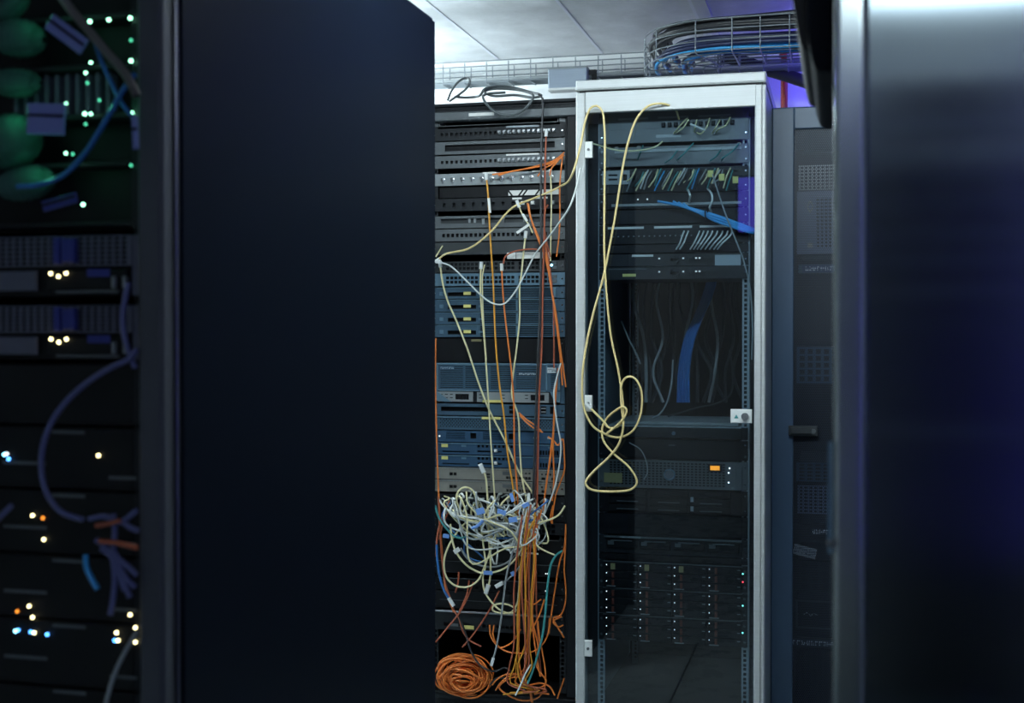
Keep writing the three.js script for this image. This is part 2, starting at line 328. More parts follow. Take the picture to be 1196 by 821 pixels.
{
  // perforated door sheet: hexagonal holes 4 mm wide at 6 mm pitch, cut out by an alpha map
  const n = 128, f = new Float32Array(n * n), PXM = 0.0066, PYM = PXM * Math.sqrt(3);
  const tHex = texFrom(f, n, (v, x, y) => {
    const u = x / n * PXM, w = y / n * PYM; let best = 9;
    for (const [a, b] of [[0, 0], [1, 0], [0, 1], [1, 1], [0.5, 0.5]]) { const dx = Math.abs(u - a * PXM), dy = Math.abs(w - b * PYM); best = Math.min(best, Math.max(dx * 0.866 + dy * 0.5, dy)); }
    return g3(best < 0.0022 ? 0 : 1);
  }, [PXM, PYM]);
  const mesh = M(0.030, 0.040, 0.060, 0.45, 0.2, { alphaMap: tHex, alphaTest: 0.5, side: THREE.DoubleSide }); mesh.name = 'perforated';
  mt.perforated = mesh;
  const t = thing('mesh_door_cabinet', 'slate blue cabinet with a black perforated door beside the white cabinet', 'cabinet', [CXM, 0, ZM]);
  const H = TOPM, W = 0.6, D = 1.0, fr = 0.072;
  mk('top_panel', CB(W, 0.02, D, 0.003, 0, H - 0.01, -D / 2 - 0.022), mt.cabinetBlue, t);
  for (const s of [-1, 1]) mk('side_panel', CB(0.012, H - 0.02, D, 0.002, s * (W / 2 - 0.006), (H - 0.02) / 2, -D / 2 - 0.022), mt.cabinetBlue, t);
  mk('back_panel', CB(W - 0.026, H - 0.03, 0.01, 0.002, 0, H / 2, -D - 0.01), mt.dark, t);
  mk('floor_plate', CB(W - 0.026, 0.05, D - 0.03, 0.002, 0, 0.028, -D / 2 - 0.022), mt.dark, t);
  const door = mk('door', [CB(fr, H - 0.01, 0.02, 0.003, -W / 2 + fr / 2, H / 2, -0.01), CB(fr, H - 0.01, 0.02, 0.003, W / 2 - fr / 2, H / 2, -0.01), CB(W - 2 * fr, fr, 0.02, 0.003, 0, H - 0.005 - fr / 2, -0.01), CB(W - 2 * fr, fr, 0.02, 0.003, 0, 0.005 + fr / 2, -0.01)], mt.cabinetBlue, t);
  mk('perforated_sheet', new THREE.PlaneGeometry(W - 2 * fr + 0.01, H - 2 * fr).translate(0, H / 2, -0.012), mesh, door);
  const hp = P(938, 503, ZM);
  mk('handle', [CB(0.095, 0.034, 0.018, 0.004, hp.x - CXM, hp.y, 0.009), CB(0.07, 0.022, 0.012, 0.004, hp.x - CXM - 0.006, hp.y, 0.022)], mt.darkGrey, door);
  mk('keyhole', CYL(0.008, 0.004, 'z', hp.x - CXM + 0.034, hp.y, 0.0205, 14), mt.midGrey, door);
  railPair(t, 0.0, -0.085, 0.06, H - 0.1, mt.dark, 0.7);
}
{
  // front row, left: its side panel fills the left of the picture
  const xr = -1.012, zb = -3.17, H = TOPL, W = 0.6, cx = xr - W / 2 - 0.002;
  const t = thing('black_side_panel_rack', 'tall black rack with a smooth closed side panel in the left foreground', 'rack', [cx, 0, ZF]);
  const d = zb - ZF;
  for (const s of [-1, 1]) {
    mk('side_panel', CB(0.02, H - 0.02, -d - 0.13, 0.004, s * (W / 2 - 0.008), H / 2, (d - 0.13) / 2), mt.blackGloss, t);
    mk('post', [CB(0.043, H - 0.02, 0.03, 0.006, s * (W / 2 + 0.0015), (H - 0.02) / 2, -0.045), CB(0.018, H - 0.02, 0.09, 0.002, s * (W / 2 - 0.02), (H - 0.02) / 2, -0.10)], mt.postPaint, t);
    mk('edge_bead', CYL(0.004, H - 0.03, 'y', s * (W / 2 - 0.001), H / 2, -0.117, 10), mt.bead, t);
  }
  mk('top_panel', CB(W - 0.01, 0.018, -d - 0.06, 0.003, 0, H - 0.009, (d - 0.06) / 2), mt.blackPaint, t);
  mk('back_panel', CB(W - 0.04, H - 0.03, 0.012, 0.002, 0, H / 2, d + 0.008), mt.blackPaint, t);
  mk('floor_plate', CB(W - 0.04, 0.05, -d - 0.02, 0.002, 0, 0.027, d / 2), mt.blackPaint, t);
  mk('header', CB(W - 0.05, 0.05, 0.03, 0.003, 0, H - 0.045, -0.045), mt.dark, t);
  railPair(t, 0.028, -0.075, 0.06, H - 0.13, mt.black, 0.7);
}
const CXF = -1.012 - 0.302 + 0.028, ZFG = ZF - 0.072;
{
  // front row, right: pale stile and smoked glass door
  const x0 = -0.008, W = 0.62, H = TOPL, D = 1.15, cx = x0 + W / 2;
  const t = thing('brushed_door_rack', 'rack with a dark brushed metal door and pale rounded stile in the right foreground', 'rack', [cx, 0, ZF]);
  const stile = (x) => { const s = new THREE.Shape(); s.moveTo(-0.022, 0.05); s.lineTo(-0.022, 0.005); s.quadraticCurveTo(-0.022, -0.002, -0.014, -0.003); s.lineTo(0.010, -0.003); s.quadraticCurveTo(0.020, -0.003, 0.022, 0.010); s.lineTo(0.022, 0.05); s.closePath(); return new THREE.ExtrudeGeometry(s, { depth: H - 0.03, bevelEnabled: false, curveSegments: 8 }).rotateX(-Math.PI / 2).translate(x, 0.002, 0); };
  mt.stile = M(0.47, 0.52, 0.53, 0.20, 1.0, { anisotropy: 0.85, anisotropyRotation: 0 }); mt.stile.name = 'stile';
  for (const s of [-1, 1]) mk('stile', stile(s * (W / 2 - 0.022)), mt.stile, t);
  mk('top_panel', CB(W, 0.03, D, 0.004, 0, H - 0.015, -D / 2), mt.dark, t);
  for (const s of [-1, 1]) mk('side_panel', CB(0.014, H - 0.04, D - 0.06, 0.003, s * (W / 2 - 0.008), (H - 0.04) / 2 + 0.004, -D / 2 - 0.025), mt.blackPaint, t);
  mk('back_panel', CB(W - 0.04, H - 0.05, 0.012, 0.002, 0, H / 2, -D + 0.008), mt.blackPaint, t);
  mk('floor_plate', CB(W - 0.04, 0.05, D - 0.03, 0.002, 0, 0.027, -D / 2), mt.blackPaint, t);
  mk('door', CB(W - 0.084, H - 0.05, 0.02, 0.002, 0, (H - 0.05) / 2 + 0.01, -0.026), mt.brushedDoor, t);
  mk('door_rod', [CYL(0.003, 0.145, 'y', -W / 2 - 0.003, PY(971, 581, ZF), 0.004, 10)], mt.slateLight, t);
  mk('rod_knob', SPH(0.006, -W / 2 - 0.001, PY(970, 634, ZF), 0.006, 12), mt.midGrey, t);
  railPair(t, 0, -0.085, 0.06, H - 0.13, mt.dark, 0.7);
}
{
  // black monitor fixed to the side of the right front rack, seen edge on
  const z = -2.3, p = (px, py) => P(px, py, -2.02);
  const c = p(975, 113), t = thing('monitor', 'black monitor with rounded corners seen edge-on beside the brushed door rack', 'monitor', [-0.012, c.y, z]);
  const q = (px, py) => { const v = p(px, py); return [v.x + 0.012 - 0.004, v.y - c.y]; };
  const back = new THREE.Shape(); const a = [[934, -70], [935, 20], [938, 50], [942, 72], [946, 84], [952, 86], [953, -70]].map(([u, v]) => q(u, v)); back.moveTo(...a[0]); back.splineThru(a.slice(1, 6).map((v) => new THREE.Vector2(...v))); back.lineTo(...a[6]); back.closePath();
  mk('rear_shell', new THREE.ExtrudeGeometry(back, { depth: 0.46, bevelEnabled: true, bevelSize: 0.003, bevelThickness: 0.006, bevelSegments: 2, curveSegments: 6 }), mt.black, t);
  const scr = new THREE.Shape(); const b = [[950, -75], [950, 40], [953, 85], [957, 104], [962, 112], [974, 113], [976, -75]].map(([u, v]) => q(u, v)); scr.moveTo(...b[0]); scr.splineThru(b.slice(1, 6).map((v) => new THREE.Vector2(...v))); scr.lineTo(...b[6]); scr.closePath();
  mk('screen_bezel', new THREE.ExtrudeGeometry(scr, { depth: 0.5, bevelEnabled: true, bevelSize: 0.002, bevelThickness: 0.006, bevelSegments: 2, curveSegments: 6 }).translate(0, 0, -0.02), mt.blackGloss, t);
}

// ---------------------------------------------------------------- rack gear
const RL = { cx: CXL, z: ZL, y: (py) => PY(580, py, ZL), x: (px) => PX(px, ZL) - CXL };
const RW = { cx: CXW, z: ZW, y: (py) => PY(783, py, ZW), x: (px) => PX(px, ZW) - CXW };
const RF = { cx: CXF, z: ZFG, y: (py) => PY(80, py, ZFG), x: (px) => PX(px, ZFG) - CXF };
const RM = { cx: CXM, z: ZM - 0.08, y: (py) => PY(945, py, ZM - 0.08), x: (px) => PX(px, ZM - 0.08) - CXM };
// a rack unit from photo heights: chassis behind the rails, face plate with real openings, ears and screws
function unit(R, name, label, category, pyTop, pyBot, o = {}) {
  const y1 = R.y(pyTop), y0 = R.y(pyBot), h = y1 - y0 - 0.0012;
  const t = thing(name, label, category, [R.cx, y0, R.z], o.group);
  const face = o.face ?? mt.dark, d = o.depth ?? 0.4, w = 0.4826, bw = 0.43, ft = o.ft ?? 0.003;
  const off = o.proud ?? 0.003;
  mk('chassis', CB(bw, h - 0.001, d, 0.001, 0, h / 2, -d / 2 + off - ft - 0.012), o.body ?? mt.dark, t);
  const fw = o.fw ?? w;
  const holes = (o.holes ?? []).map((q) => q.length === 3 ? [q[0], q[1] - h / 2, q[2]] : [q[0], q[1] - h / 2, q[2], q[3]]);
  mk('face_plate', holes.length ? plate(fw, h, ft, holes, 0, h / 2, off) : CB(fw, h, ft, 0.0008, 0, h / 2, off - ft / 2), face, t);
  if (fw < w) for (const s of [-1, 1]) mk('ear', CB(0.022, h, 0.0022, 0.0005, s * 0.2303, h / 2, 0.0012), o.ear ?? face, t);
  if (o.screws !== false) for (const s of [-1, 1]) for (const f of h > 0.06 ? [0.2, 0.8] : [0.5]) mk('screw', CYL(0.0042, 0.0035, 'z', s * 0.2325, h * f, (fw < w ? 0.0024 : off) + 0.0017, 8, 0.003), o.screw ?? mt.chrome, t);
  t.userData.h = h; t.userData.off = off;
  return t;
}
const done = (t) => { delete t.userData.h; delete t.userData.off; return t; };
const grid = (x0, x1, n, y, w, h) => Array.from({ length: n }, (_, i) => [x0 + (x1 - x0) * (n > 1 ? i / (n - 1) : 0), y, w, h]);
// small printed marks: rows of short strokes that read as lettering from the aisle
function print(w, h, fg, bg) {           // lettering too blurred to read: a row of uneven strokes
  const c = document.createElement('canvas'); c.width = 256; c.height = Math.max(16, Math.round(256 * h / w));
  const x = c.getContext('2d'), H = c.height; x.fillStyle = bg; x.fillRect(0, 0, c.width, H); x.fillStyle = fg;
  let u = 14;
  while (u < 238) { const s = Math.min(H * rr(0.28, 0.5), 30), m = rnd(); x.fillRect(u, H * 0.2, s * 0.3, H * 0.6); if (m > 0.25) x.fillRect(u, H * (m > 0.6 ? 0.2 : 0.62), s * 0.9, H * 0.18); if (m < 0.7) x.fillRect(u + s * 0.65, H * rr(0.2, 0.4), s * 0.28, H * 0.4); u += s * 1.35; }
  const t = new THREE.CanvasTexture(c); t.colorSpace = THREE.SRGBColorSpace;
  const m = new THREE.MeshStandardMaterial({ map: t, roughness: 0.6 }); m.name = 'print'; return m;
}
const sticker = (t, name, w, h, x, y, z, m) => { const s = mk(name, new THREE.PlaneGeometry(w, h).translate(x, y, z), m, t, true); return s; };

// --- open black rack, from the top down
{
  const R = RL; let t, h;
  t = thing('cantilever_shelf', 'thin grey shelf just under the top beam of the open rack', 'shelf', [CXL, R.y(146), ZL]);
  mk('tray', [CB(0.43, 0.003, 0.35, 0.0008, 0, 0.004, -0.18), B(0.43, 0.012, 0.002, 0, 0.008, -0.34)], mt.midGrey, t);
  for (const s of [-1, 1]) { mk('bracket', prism([[0, 0], [0.0, 0.04], [-0.1, 0.012], [-0.3, 0.0]], 0.002).rotateY(-Math.PI / 2).translate(s * 0.216, 0.003, -0.004), mt.lightGrey, t); mk('screw', CYL(0.0042, 0.0035, 'z', s * 0.2325, 0.02, 0.0, 8), mt.chrome, t); mk('ear', CB(0.022, 0.04, 0.002, 0.0005, s * 0.2303, 0.022, -0.002), mt.midGrey, t); }

  const fibre = (label, py0, py1, face, strip, n0, n1) => {
    const o = { face, body: mt.black, depth: 0.2, holes: grid(-0.205, 0.205, 24, 0.022, 0.0095, 0.0115) };
    const t = unit(R, 'patch_bay', label, 'patch panel', py0, py1, o);
    for (let i = 12; i < 24; i++) {
      const x = -0.205 + 0.41 * i / 23;
      mk('connector', [CB(0.010, 0.013, 0.014, 0.0015, x, 0.022, 0.009), CYL(0.0042, 0.01, 'z', x, 0.022, 0.02, 8)], mt.steel, t);
    }
    if (strip) mk('label_strip', B(0.118, 0.006, 0.0012, 0.09, 0.0405, 0.0045), mt.paper, t);
    else mk('label_strip', B(0.118, 0.006, 0.0012, 0.09, 0.0405, 0.0045), mt.greyMetal, t);
    return done(t);
  };
  fibre('black patch panel with twelve silver connectors, uppermost in the open rack', 148, 162.5, mt.dark, false);
  t = unit(R, 'cable_manager', 'grey framed cable manager between the two silver-connector patch panels', 'cable manager', 163.5, 178.5, { face: mt.midGrey, body: mt.black, depth: 0.08, holes: [[0.005, 0.022, 0.40, 0.022]] }); done(t);
  fibre('grey patch panel with silver connectors and a white strip, second in the open rack', 180, 195, mt.midGrey, true);
  t = unit(R, 'fibre_bay', 'light grey panel with twelve spaced round silver adapters', 'patch panel', 201, 215.5, { face: mt.lightGrey, body: mt.black, depth: 0.25 });
  for (let i = 0; i < 12; i++) { const x = -0.2 + 0.395 * i / 11; mk('adapter', [CYL(0.0075, 0.004, 'z', x, 0.022, 0.005, 12), CYL(0.0055, 0.018, 'z', x, 0.022, 0.014, 10, 0.0048), B(0.006, 0.006, 0.008, x + 0.0005, 0.013, 0.008)], mt.chrome, t); }
  mk('label_strip', B(0.05, 0.005, 0.001, -0.03, 0.0415, 0.0038), mt.paper, t); mk('label_strip', B(0.07, 0.005, 0.001, 0.16, 0.0415, 0.0038), mt.paper, t); done(t);
  t = unit(R, 'blanking_unit', 'dark blanking panel with a striped white label below the round adapters', 'blank panel', 216.5, 229.5, { face: mt.black, depth: 0.02, ft: 0.0015, proud: -0.012, fw: 0.44, screws: false, ear: mt.dark });
  {
    const lab = mk('striped_label', B(0.19, 0.018, 0.001, 0.13, 0.012, -0.0112), mt.paper, t);
    for (const [x, sk] of [[0.045, 0.014], [0.07, -0.014], [0.085, -0.014], [0.13, -0.014]]) mk('stripe', prism([[x, 0.003], [x + 0.007, 0.003], [x + 0.007 - sk, 0.021], [x - sk, 0.021]], 0.0006, -0.0107), mt.black, lab);
  }
  done(t);
  t = unit(R, 'patch_bay', 'black patch panel with twelve widely spaced square sockets', 'patch panel', 230.5, 245.5, { face: mt.dark, body: mt.black, depth: 0.15, holes: grid(-0.197, 0.2, 12, 0.022, 0.011, 0.014) });
  mk('label_strip', B(0.034, 0.006, 0.001, 0.07, 0.039, 0.0038), mt.paper, t); mk('label_strip', B(0.05, 0.006, 0.001, 0.155, 0.039, 0.0038), mt.paper, t);
  for (const i of [8, 9, 11]) mk('plug', CB(0.011, 0.012, 0.016, 0.002, -0.197 + 0.397 * i / 11, 0.022, 0.008), mt.whitePlastic, t);
  done(t);
  t = unit(R, 'fibre_tray', 'grey slotted tray with a printed label strip', 'fibre tray', 251, 265.5, { face: mt.midGrey, body: mt.darkGrey, depth: 0.25, holes: [[-0.1, 0.025, 0.22, 0.018], [0.11, 0.025, 0.17, 0.018]] });
  for (const s of [-0.105, -0.085, 0.095, 0.118]) mk('printed_mark', B(0.008, 0.014, 0.001, s, 0.025, -0.0015), mt.lightGrey, t);
  mk('latch', CB(0.01, 0.02, 0.006, 0.001, -0.052, 0.021, 0.005), mt.lightGrey, t); done(t);
  t = unit(R, 'patch_bay', 'grey patch panel with twenty-four close square sockets', 'patch panel', 266.5, 281, { face: mt.midGrey, body: mt.black, depth: 0.15, holes: grid(-0.2, 0.19, 24, 0.021, 0.0105, 0.013) });
  mk('plug', CB(0.011, 0.012, 0.016, 0.002, 0.105, 0.021, 0.008), mt.whitePlastic, t); done(t);
  done(unit(R, 'blanking_unit', 'plain dark grey blanking panel above the uppermost switch', 'blank panel', 282, 297, { face: mt.darkGrey, depth: 0.05 }));
  t = thing('label_card', 'white card lying on the switch under the blank panel', 'card', [CXL + R.x(619), R.y(304) + 0.001, ZL + 0.02]);
  mk('card', CB(0.155, 0.022, 0.003, 0.0006, 0, 0.013, 0), mt.paper, t); mk('divider', B(0.002, 0.022, 0.0006, -0.045, 0.013, 0.0018), mt.darkGrey, t);
  const sw48 = (label, a, b, face, led) => {
    const ho = []; for (let g = 0; g < 3; g++) for (let i = 0; i < 8; i++) for (const y of [0.0135, 0.0285]) ho.push([-0.185 + g * 0.133 + i * 0.0152, y, 0.0118, 0.0105]);
    const t = unit(R, 'network_switch', label, 'switch', a, b, { face, body: mt.dark, depth: 0.3, holes: ho, fw: 0.446 });
    for (let i = 0; i < 2; i++) mk('uplink_slot', CB(0.016, 0.012, 0.004, 0.0008, 0.205, 0.013 + i * 0.016, 0.004), mt.midGrey, t);
    if (led) mk('status_light', SPH(0.0042, R.x(644.5), 0.021, 0.005), mt.ledCyan, t);
    return done(t);
  };
  sw48('dark grey switch with two rows of sockets and a glowing blue light', 304.5, 317.5, mt.darkGrey, true);
  sw48('slate blue switch with two rows of sockets', 318.5, 333.5, mt.slateLight, false);
  const js = [[335, 348.6, 'first'], [349.2, 363.6, 'second'], [364.2, 378.6, 'third'], [379.2, 393.6, 'lowest']];
  for (const [a, b, w] of js) {
    const ho = []; for (let i = 0; i < 6; i++) { ho.push([0.003, 0.007 + i * 0.0058, 0.135, 0.0034]); ho.push([0.135, 0.007 + i * 0.0058, 0.125, 0.0034]); } ho.push([-0.132, 0.016, 0.105, 0.014]);
    const t = unit(R, 'storage_unit', `slate blue slim unit with a yellow tag, ${w} of the stack of four`, 'rack unit', a, b, { face: mt.slate, body: mt.black, depth: 0.35, holes: ho, fw: 0.446 });
    const h = t.userData.h;
    mk('top_lip', CB(0.446, 0.0028, 0.006, 0.0006, 0, h - 0.0016, 0.004), mt.slateLight, t);
    mk('divider', CB(0.007, h - 0.006, 0.006, 0.001, 0.0745 - 0.004, h / 2 - 0.002, 0.004), mt.slateLight, t); mk('divider', CB(0.012, h - 0.004, 0.008, 0.001, 0.205, h / 2, 0.004), mt.slateLight, t);
    mk('power_port', CB(0.014, 0.014, 0.008, 0.001, -0.207, 0.018, 0.003), mt.slateLight, t);
    mk('tag', B(0.027, 0.011, 0.001, -0.112, 0.019, 0.0036), mt.yellowTag, t);
    mk('badge', B(0.016, 0.008, 0.001, -0.062, 0.018, 0.0036), mt.slateLight, t);
    done(t);
  }
  t = unit(R, 'blanking_unit', 'plain black two-unit box with a dull yellow tag', 'rack unit', 395, 423, { face: mt.black, body: mt.black, depth: 0.3 });
  mk('tag', B(0.038, 0.008, 0.001, -0.078, 0.077, 0.0038), M(0.22, 0.20, 0.10, 0.7), t); done(t);
  // large slate chassis with two power modules
  {
    const y1 = R.y(424), y0 = R.y(470.5), h = y1 - y0, g = thing('router_chassis', 'large slate blue router with grilles and two power modules', 'router', [CXL, y0, ZL]);
    mk('chassis', CB(0.43, h - 0.002, 0.42, 0.001, 0, h / 2, -0.213), mt.dark, g);
    const yb = h - (R.y(424) - R.y(457));
    const fh = h - yb;
    const slots = []; for (let k = 0; k < 12; k++) for (let i = 0; i < 4; i++) slots.push([-0.17 + i * 0.093, -fh / 2 + 0.012 + k * 0.0074, 0.086, 0.0028]); for (let k = 0; k < 9; k++) slots.push([0.203, -fh / 2 + 0.012 + k * 0.0074, 0.022, 0.0028]);
    const fp = mk('grille', plate(0.452, fh, 0.004, slots, 0, yb + fh / 2, 0.006), mt.slate, g);
    mk('top_edge', CB(0.456, 0.007, 0.008, 0.002, 0, h - 0.004, 0.006), mt.slateLight, fp);
    for (const x of [-0.222, 0.178, 0.222]) mk('trim', CB(x > 0.2 ? 0.008 : 0.005, fh - 0.012, 0.004, 0.001, x, yb + fh / 2, 0.008), mt.slateLight, fp);
    mk('bottom_edge', CB(0.4, 0.004, 0.006, 0.001, -0.025, yb + 0.002, 0.006), mt.slateLight, fp);
    sticker(g, 'maker_plate', 0.054, 0.011, -0.185, h - 0.018, 0.0088, print(0.054, 0.011, '#a9bccb', '#3b566b'));
    sticker(g, 'model_plate', 0.066, 0.011, 0.108, yb + 0.062, 0.0075, print(0.066, 0.011, '#c3d0d8', '#24394a'));
    sticker(g, 'white_label', 0.031, 0.018, 0.196, h - 0.024, 0.0108, print(0.031, 0.018, '#33424d', '#cfd9de'));
    for (const [x, w] of [[-0.155, 0.13], [0.055, 0.26]]) {
      const m = mk('power_module', plate(w, yb - 0.006, 0.004, [[w / 2 - 0.04, 0, 0.05, yb * 0.5], ...grid(-w / 2 + 0.012, w / 2 - 0.08, 3, 0.008, 0.012, 0.003), ...grid(-w / 2 + 0.012, w / 2 - 0.08, 3, -0.004, 0.012, 0.003)], x, yb / 2, 0.008), mt.lightGrey, g);
      mk('power_inlet', [CB(0.02, yb * 0.36, 0.008, 0.001, x + w / 2 - 0.052, yb / 2, 0.003), CB(0.016, yb * 0.36, 0.008, 0.001, x + w / 2 - 0.028, yb / 2, 0.003)], mt.black, m);
    }
    mk('lower_bevel', prism([[-0.226, yb], [-0.226, yb * 0.15], [-0.19, 0.002], [-0.17, 0.002]], 0.006, 0.003), mt.slateLight, g);
    mk('lower_bevel', prism([[0.226, yb], [0.19, yb], [0.205, yb * 0.2], [0.226, yb * 0.1]], 0.006, 0.003), mt.slateLight, g);
    mk('tag', B(0.072, 0.009, 0.001, -0.018, 0.006, 0.0095), mt.yellowTag, g);
    for (const s of [-1, 1]) mk('ear', CB(0.016, h, 0.0022, 0.0005, s * 0.2335, h / 2, 0.0012), mt.slate, g);
  }
  t = unit(R, 'network_switch', 'dark slate switch with a few sockets just under the large router', 'switch', 471.5, 485.5, { face: mt.slate, body: mt.black, depth: 0.35, holes: [[0.05, 0.03, 0.018, 0.012], [0.05, 0.014, 0.018, 0.012], [0.165, 0.022, 0.02, 0.026], [0.197, 0.022, 0.018, 0.026], [-0.12, 0.022, 0.18, 0.016]] });
  mk('sockets', [B(0.016, 0.004, 0.004, 0.165, 0.016, 0.001), B(0.016, 0.004, 0.004, 0.165, 0.028, 0.001)], mt.lightGrey, t); done(t);
  {
    const ho = []; for (let r = 0; r < 5; r++) for (let i = 0; i < 38; i++) ho.push([-0.212 + i * 0.0111 + (r % 2) * 0.0055, 0.011 + r * 0.0062, 0.0027]);
    t = unit(R, 'network_switch', 'dark blue switch with a honeycomb front and a yellow strip', 'switch', 486.5, 502.5, { face: mt.slate, body: mt.black, depth: 0.35, holes: ho, fw: 0.446 });
    mk('top_lip', CB(0.446, 0.004, 0.008, 0.001, 0, t.userData.h - 0.003, 0.005), mt.slateLight, t); mk('tag', B(0.07, 0.009, 0.001, -0.022, t.userData.h - 0.004, 0.0095), mt.yellowTag, t); done(t);
    t = unit(R, 'router', 'blue router with two dark module slots', 'router', 503.5, 517, { face: mt.blueCase, body: mt.black, depth: 0.3, holes: [[-0.09, 0.023, 0.022, 0.02], [0.05, 0.023, 0.022, 0.02], ...[0, 1, 2, 3, 4].flatMap((k) => [[-0.155, 0.012 + k * 0.0055, 0.07, 0.0024], [-0.02, 0.012 + k * 0.0055, 0.07, 0.0024]])], fw: 0.446 });
    mk('badge', B(0.012, 0.008, 0.001, 0.185, 0.02, 0.0036), mt.lightGrey, t); mk('badge', B(0.012, 0.006, 0.001, 0.135, 0.02, 0.0036), mt.lightGrey, t); mk('status_light', SPH(0.0035, -0.215, 0.02, 0.004), mt.ledDim, t); done(t);
    for (const [a, b, w] of [[517.6, 531.4, 'upper'], [532, 545.8, 'lower']]) {
      const t = unit(R, 'router', `blue router with a yellow tag and socket row, ${w} of two`, 'router', a, b, { face: mt.blueCase, body: mt.black, depth: 0.3, holes: [...grid(-0.07, 0.05, 9, 0.03, 0.009, 0.009), ...grid(0.145, 0.215, 8, 0.012, 0.007, 0.016), [-0.155, 0.009, 0.1, 0.005], [-0.03, 0.012, 0.09, 0.006]], fw: 0.446 });
      mk('top_lip', CB(0.446, 0.003, 0.005, 0.0006, 0, t.userData.h - 0.0025, 0.004), mt.slateLight, t);
      mk('tag', B(0.024, 0.012, 0.001, -0.196, 0.03, 0.0036), mt.yellowTag, t); mk('badge', B(0.018, 0.007, 0.001, -0.125, 0.03, 0.0036), mt.slateLight, t); mk('badge', B(0.014, 0.006, 0.001, 0.19, 0.03, 0.0036), mt.slateLight, t);
      mk('plug', CB(0.01, 0.01, 0.014, 0.002, -0.006, 0.016, 0.008), mt.whitePlastic, t); done(t);
    }
    for (const [a, b, w] of [[546.6, 560.8, 'upper'], [561.4, 575.6, 'lower']]) {
      const vent = []; for (let i = 0; i < 40; i++) vent.push([-0.21 + i * 0.0105, 0.038, 0.0042, 0.0035]);
      const t = unit(R, 'router', `beige grey router with small socket clusters, ${w} of two above the cable tangle`, 'router', a, b, { face: mt.beige, body: mt.darkGrey, depth: 0.3, holes: [...vent, ...grid(-0.172, -0.158, 2, 0.018, 0.012, 0.011), ...grid(-0.035, -0.035, 1, 0.02, 0.014, 0.007), ...grid(-0.035, -0.035, 1, 0.01, 0.014, 0.007), ...grid(0.035, 0.115, 8, 0.01, 0.009, 0.009), ...grid(0.075, 0.115, 4, 0.027, 0.007, 0.006), ...grid(0.16, 0.205, 4, 0.025, 0.007, 0.006), ...grid(0.165, 0.2, 2, 0.01, 0.014, 0.009)] });
      mk('knob', CYL(0.005, 0.006, 'z', -0.062, 0.014, 0.005, 10), mt.beige, t); mk('top_lip', CB(0.48, 0.003, 0.005, 0.0006, 0, t.userData.h - 0.002, 0.004), mt.lightGrey, t); mk('module_cover', CB(0.035, 0.012, 0.003, 0.0006, 0.035, 0.026, 0.004), mt.midGrey, t); done(t);
    }
  }
  const pp = (label, a, b, n) => { const t = unit(R, 'patch_bay', label, 'patch panel', a, b, { face: mt.dark, body: mt.black, depth: 0.12, holes: [...grid(-0.2, 0.2, n, 0.03, 0.0125, 0.011), ...grid(-0.2, 0.2, n, 0.012, 0.0125, 0.011)] }); return done(t); };
  pp('black patch panel hidden behind the thickest of the cable tangle', 578, 592.5, 24);
  done(unit(R, 'cable_manager', 'black cable manager under the patch panel in the cable tangle', 'cable manager', 593, 607, { face: mt.black, depth: 0.06, holes: grid(-0.17, 0.17, 5, 0.02, 0.06, 0.02) }));
  pp('black patch panel behind the grey drooping cables, second in the tangle', 607.6, 622, 24);
  t = unit(R, 'network_switch', 'black switch with two dense rows of sockets behind the cream cable loops', 'switch', 628, 642, { face: mt.black, body: mt.black, depth: 0.3, holes: [...grid(-0.19, 0.12, 20, 0.03, 0.0115, 0.011), ...grid(-0.19, 0.12, 20, 0.013, 0.0115, 0.011)] }); mk('top_lip', B(0.44, 0.002, 0.004, 0, 0.041, 0.004), mt.midGrey, t); mk('button', CYL(0.004, 0.003, 'z', 0.16, 0.02, 0.004, 8), mt.chrome, t); done(t);
  done(unit(R, 'blanking_unit', 'black blanking panel behind the large cream cable loops', 'blank panel', 642.6, 656.5, { face: mt.black, depth: 0.04 }));
  for (const [a, b, w] of [[657, 671, 'above the white plugs'], [677, 691, 'with white plugs hanging in front of it']]) { t = unit(R, 'network_switch', `black switch low in the open rack ${w}`, 'switch', a, b, { face: mt.black, body: mt.black, depth: 0.3, holes: [...grid(-0.1, 0.15, 12, 0.011, 0.0115, 0.010)] }); mk('top_lip', B(0.44, 0.0016, 0.004, 0, 0.041, 0.004), mt.midGrey, t); mk('status_light', SPH(0.0025, 0.174, 0.012, 0.004), mt.ledDim, t); mk('status_light', SPH(0.0025, 0.18, 0.012, 0.004), mt.ledDim, t); done(t); }
  t = unit(R, 'blanking_unit', 'black panel with ring screws over the silver-edged unit', 'blank panel', 692, 713, { face: mt.black, depth: 0.04, screw: mt.darkGrey }); mk('seam', B(0.43, 0.0014, 0.002, 0, 0.03, 0.0035), mt.midGrey, t); done(t);
  t = unit(R, 'network_switch', 'silver-edged unit with a socket row and a yellow tag near the rack bottom', 'switch', 714, 738, { face: mt.dark, body: mt.dark, depth: 0.34, holes: [...grid(-0.05, 0.17, 14, 0.02, 0.012, 0.011), [-0.15, 0.02, 0.1, 0.014]], proud: 0.006 });
  mk('top_lip', CB(0.47, 0.006, 0.03, 0.001, 0, t.userData.h - 0.004, 0.005), mt.steel, t); mk('tag', B(0.036, 0.013, 0.001, -0.105, 0.012, 0.0068), mt.yellowTag, t); mk('badge', B(0.03, 0.01, 0.001, -0.16, 0.018, 0.0068), mt.midGrey, t); done(t);
}
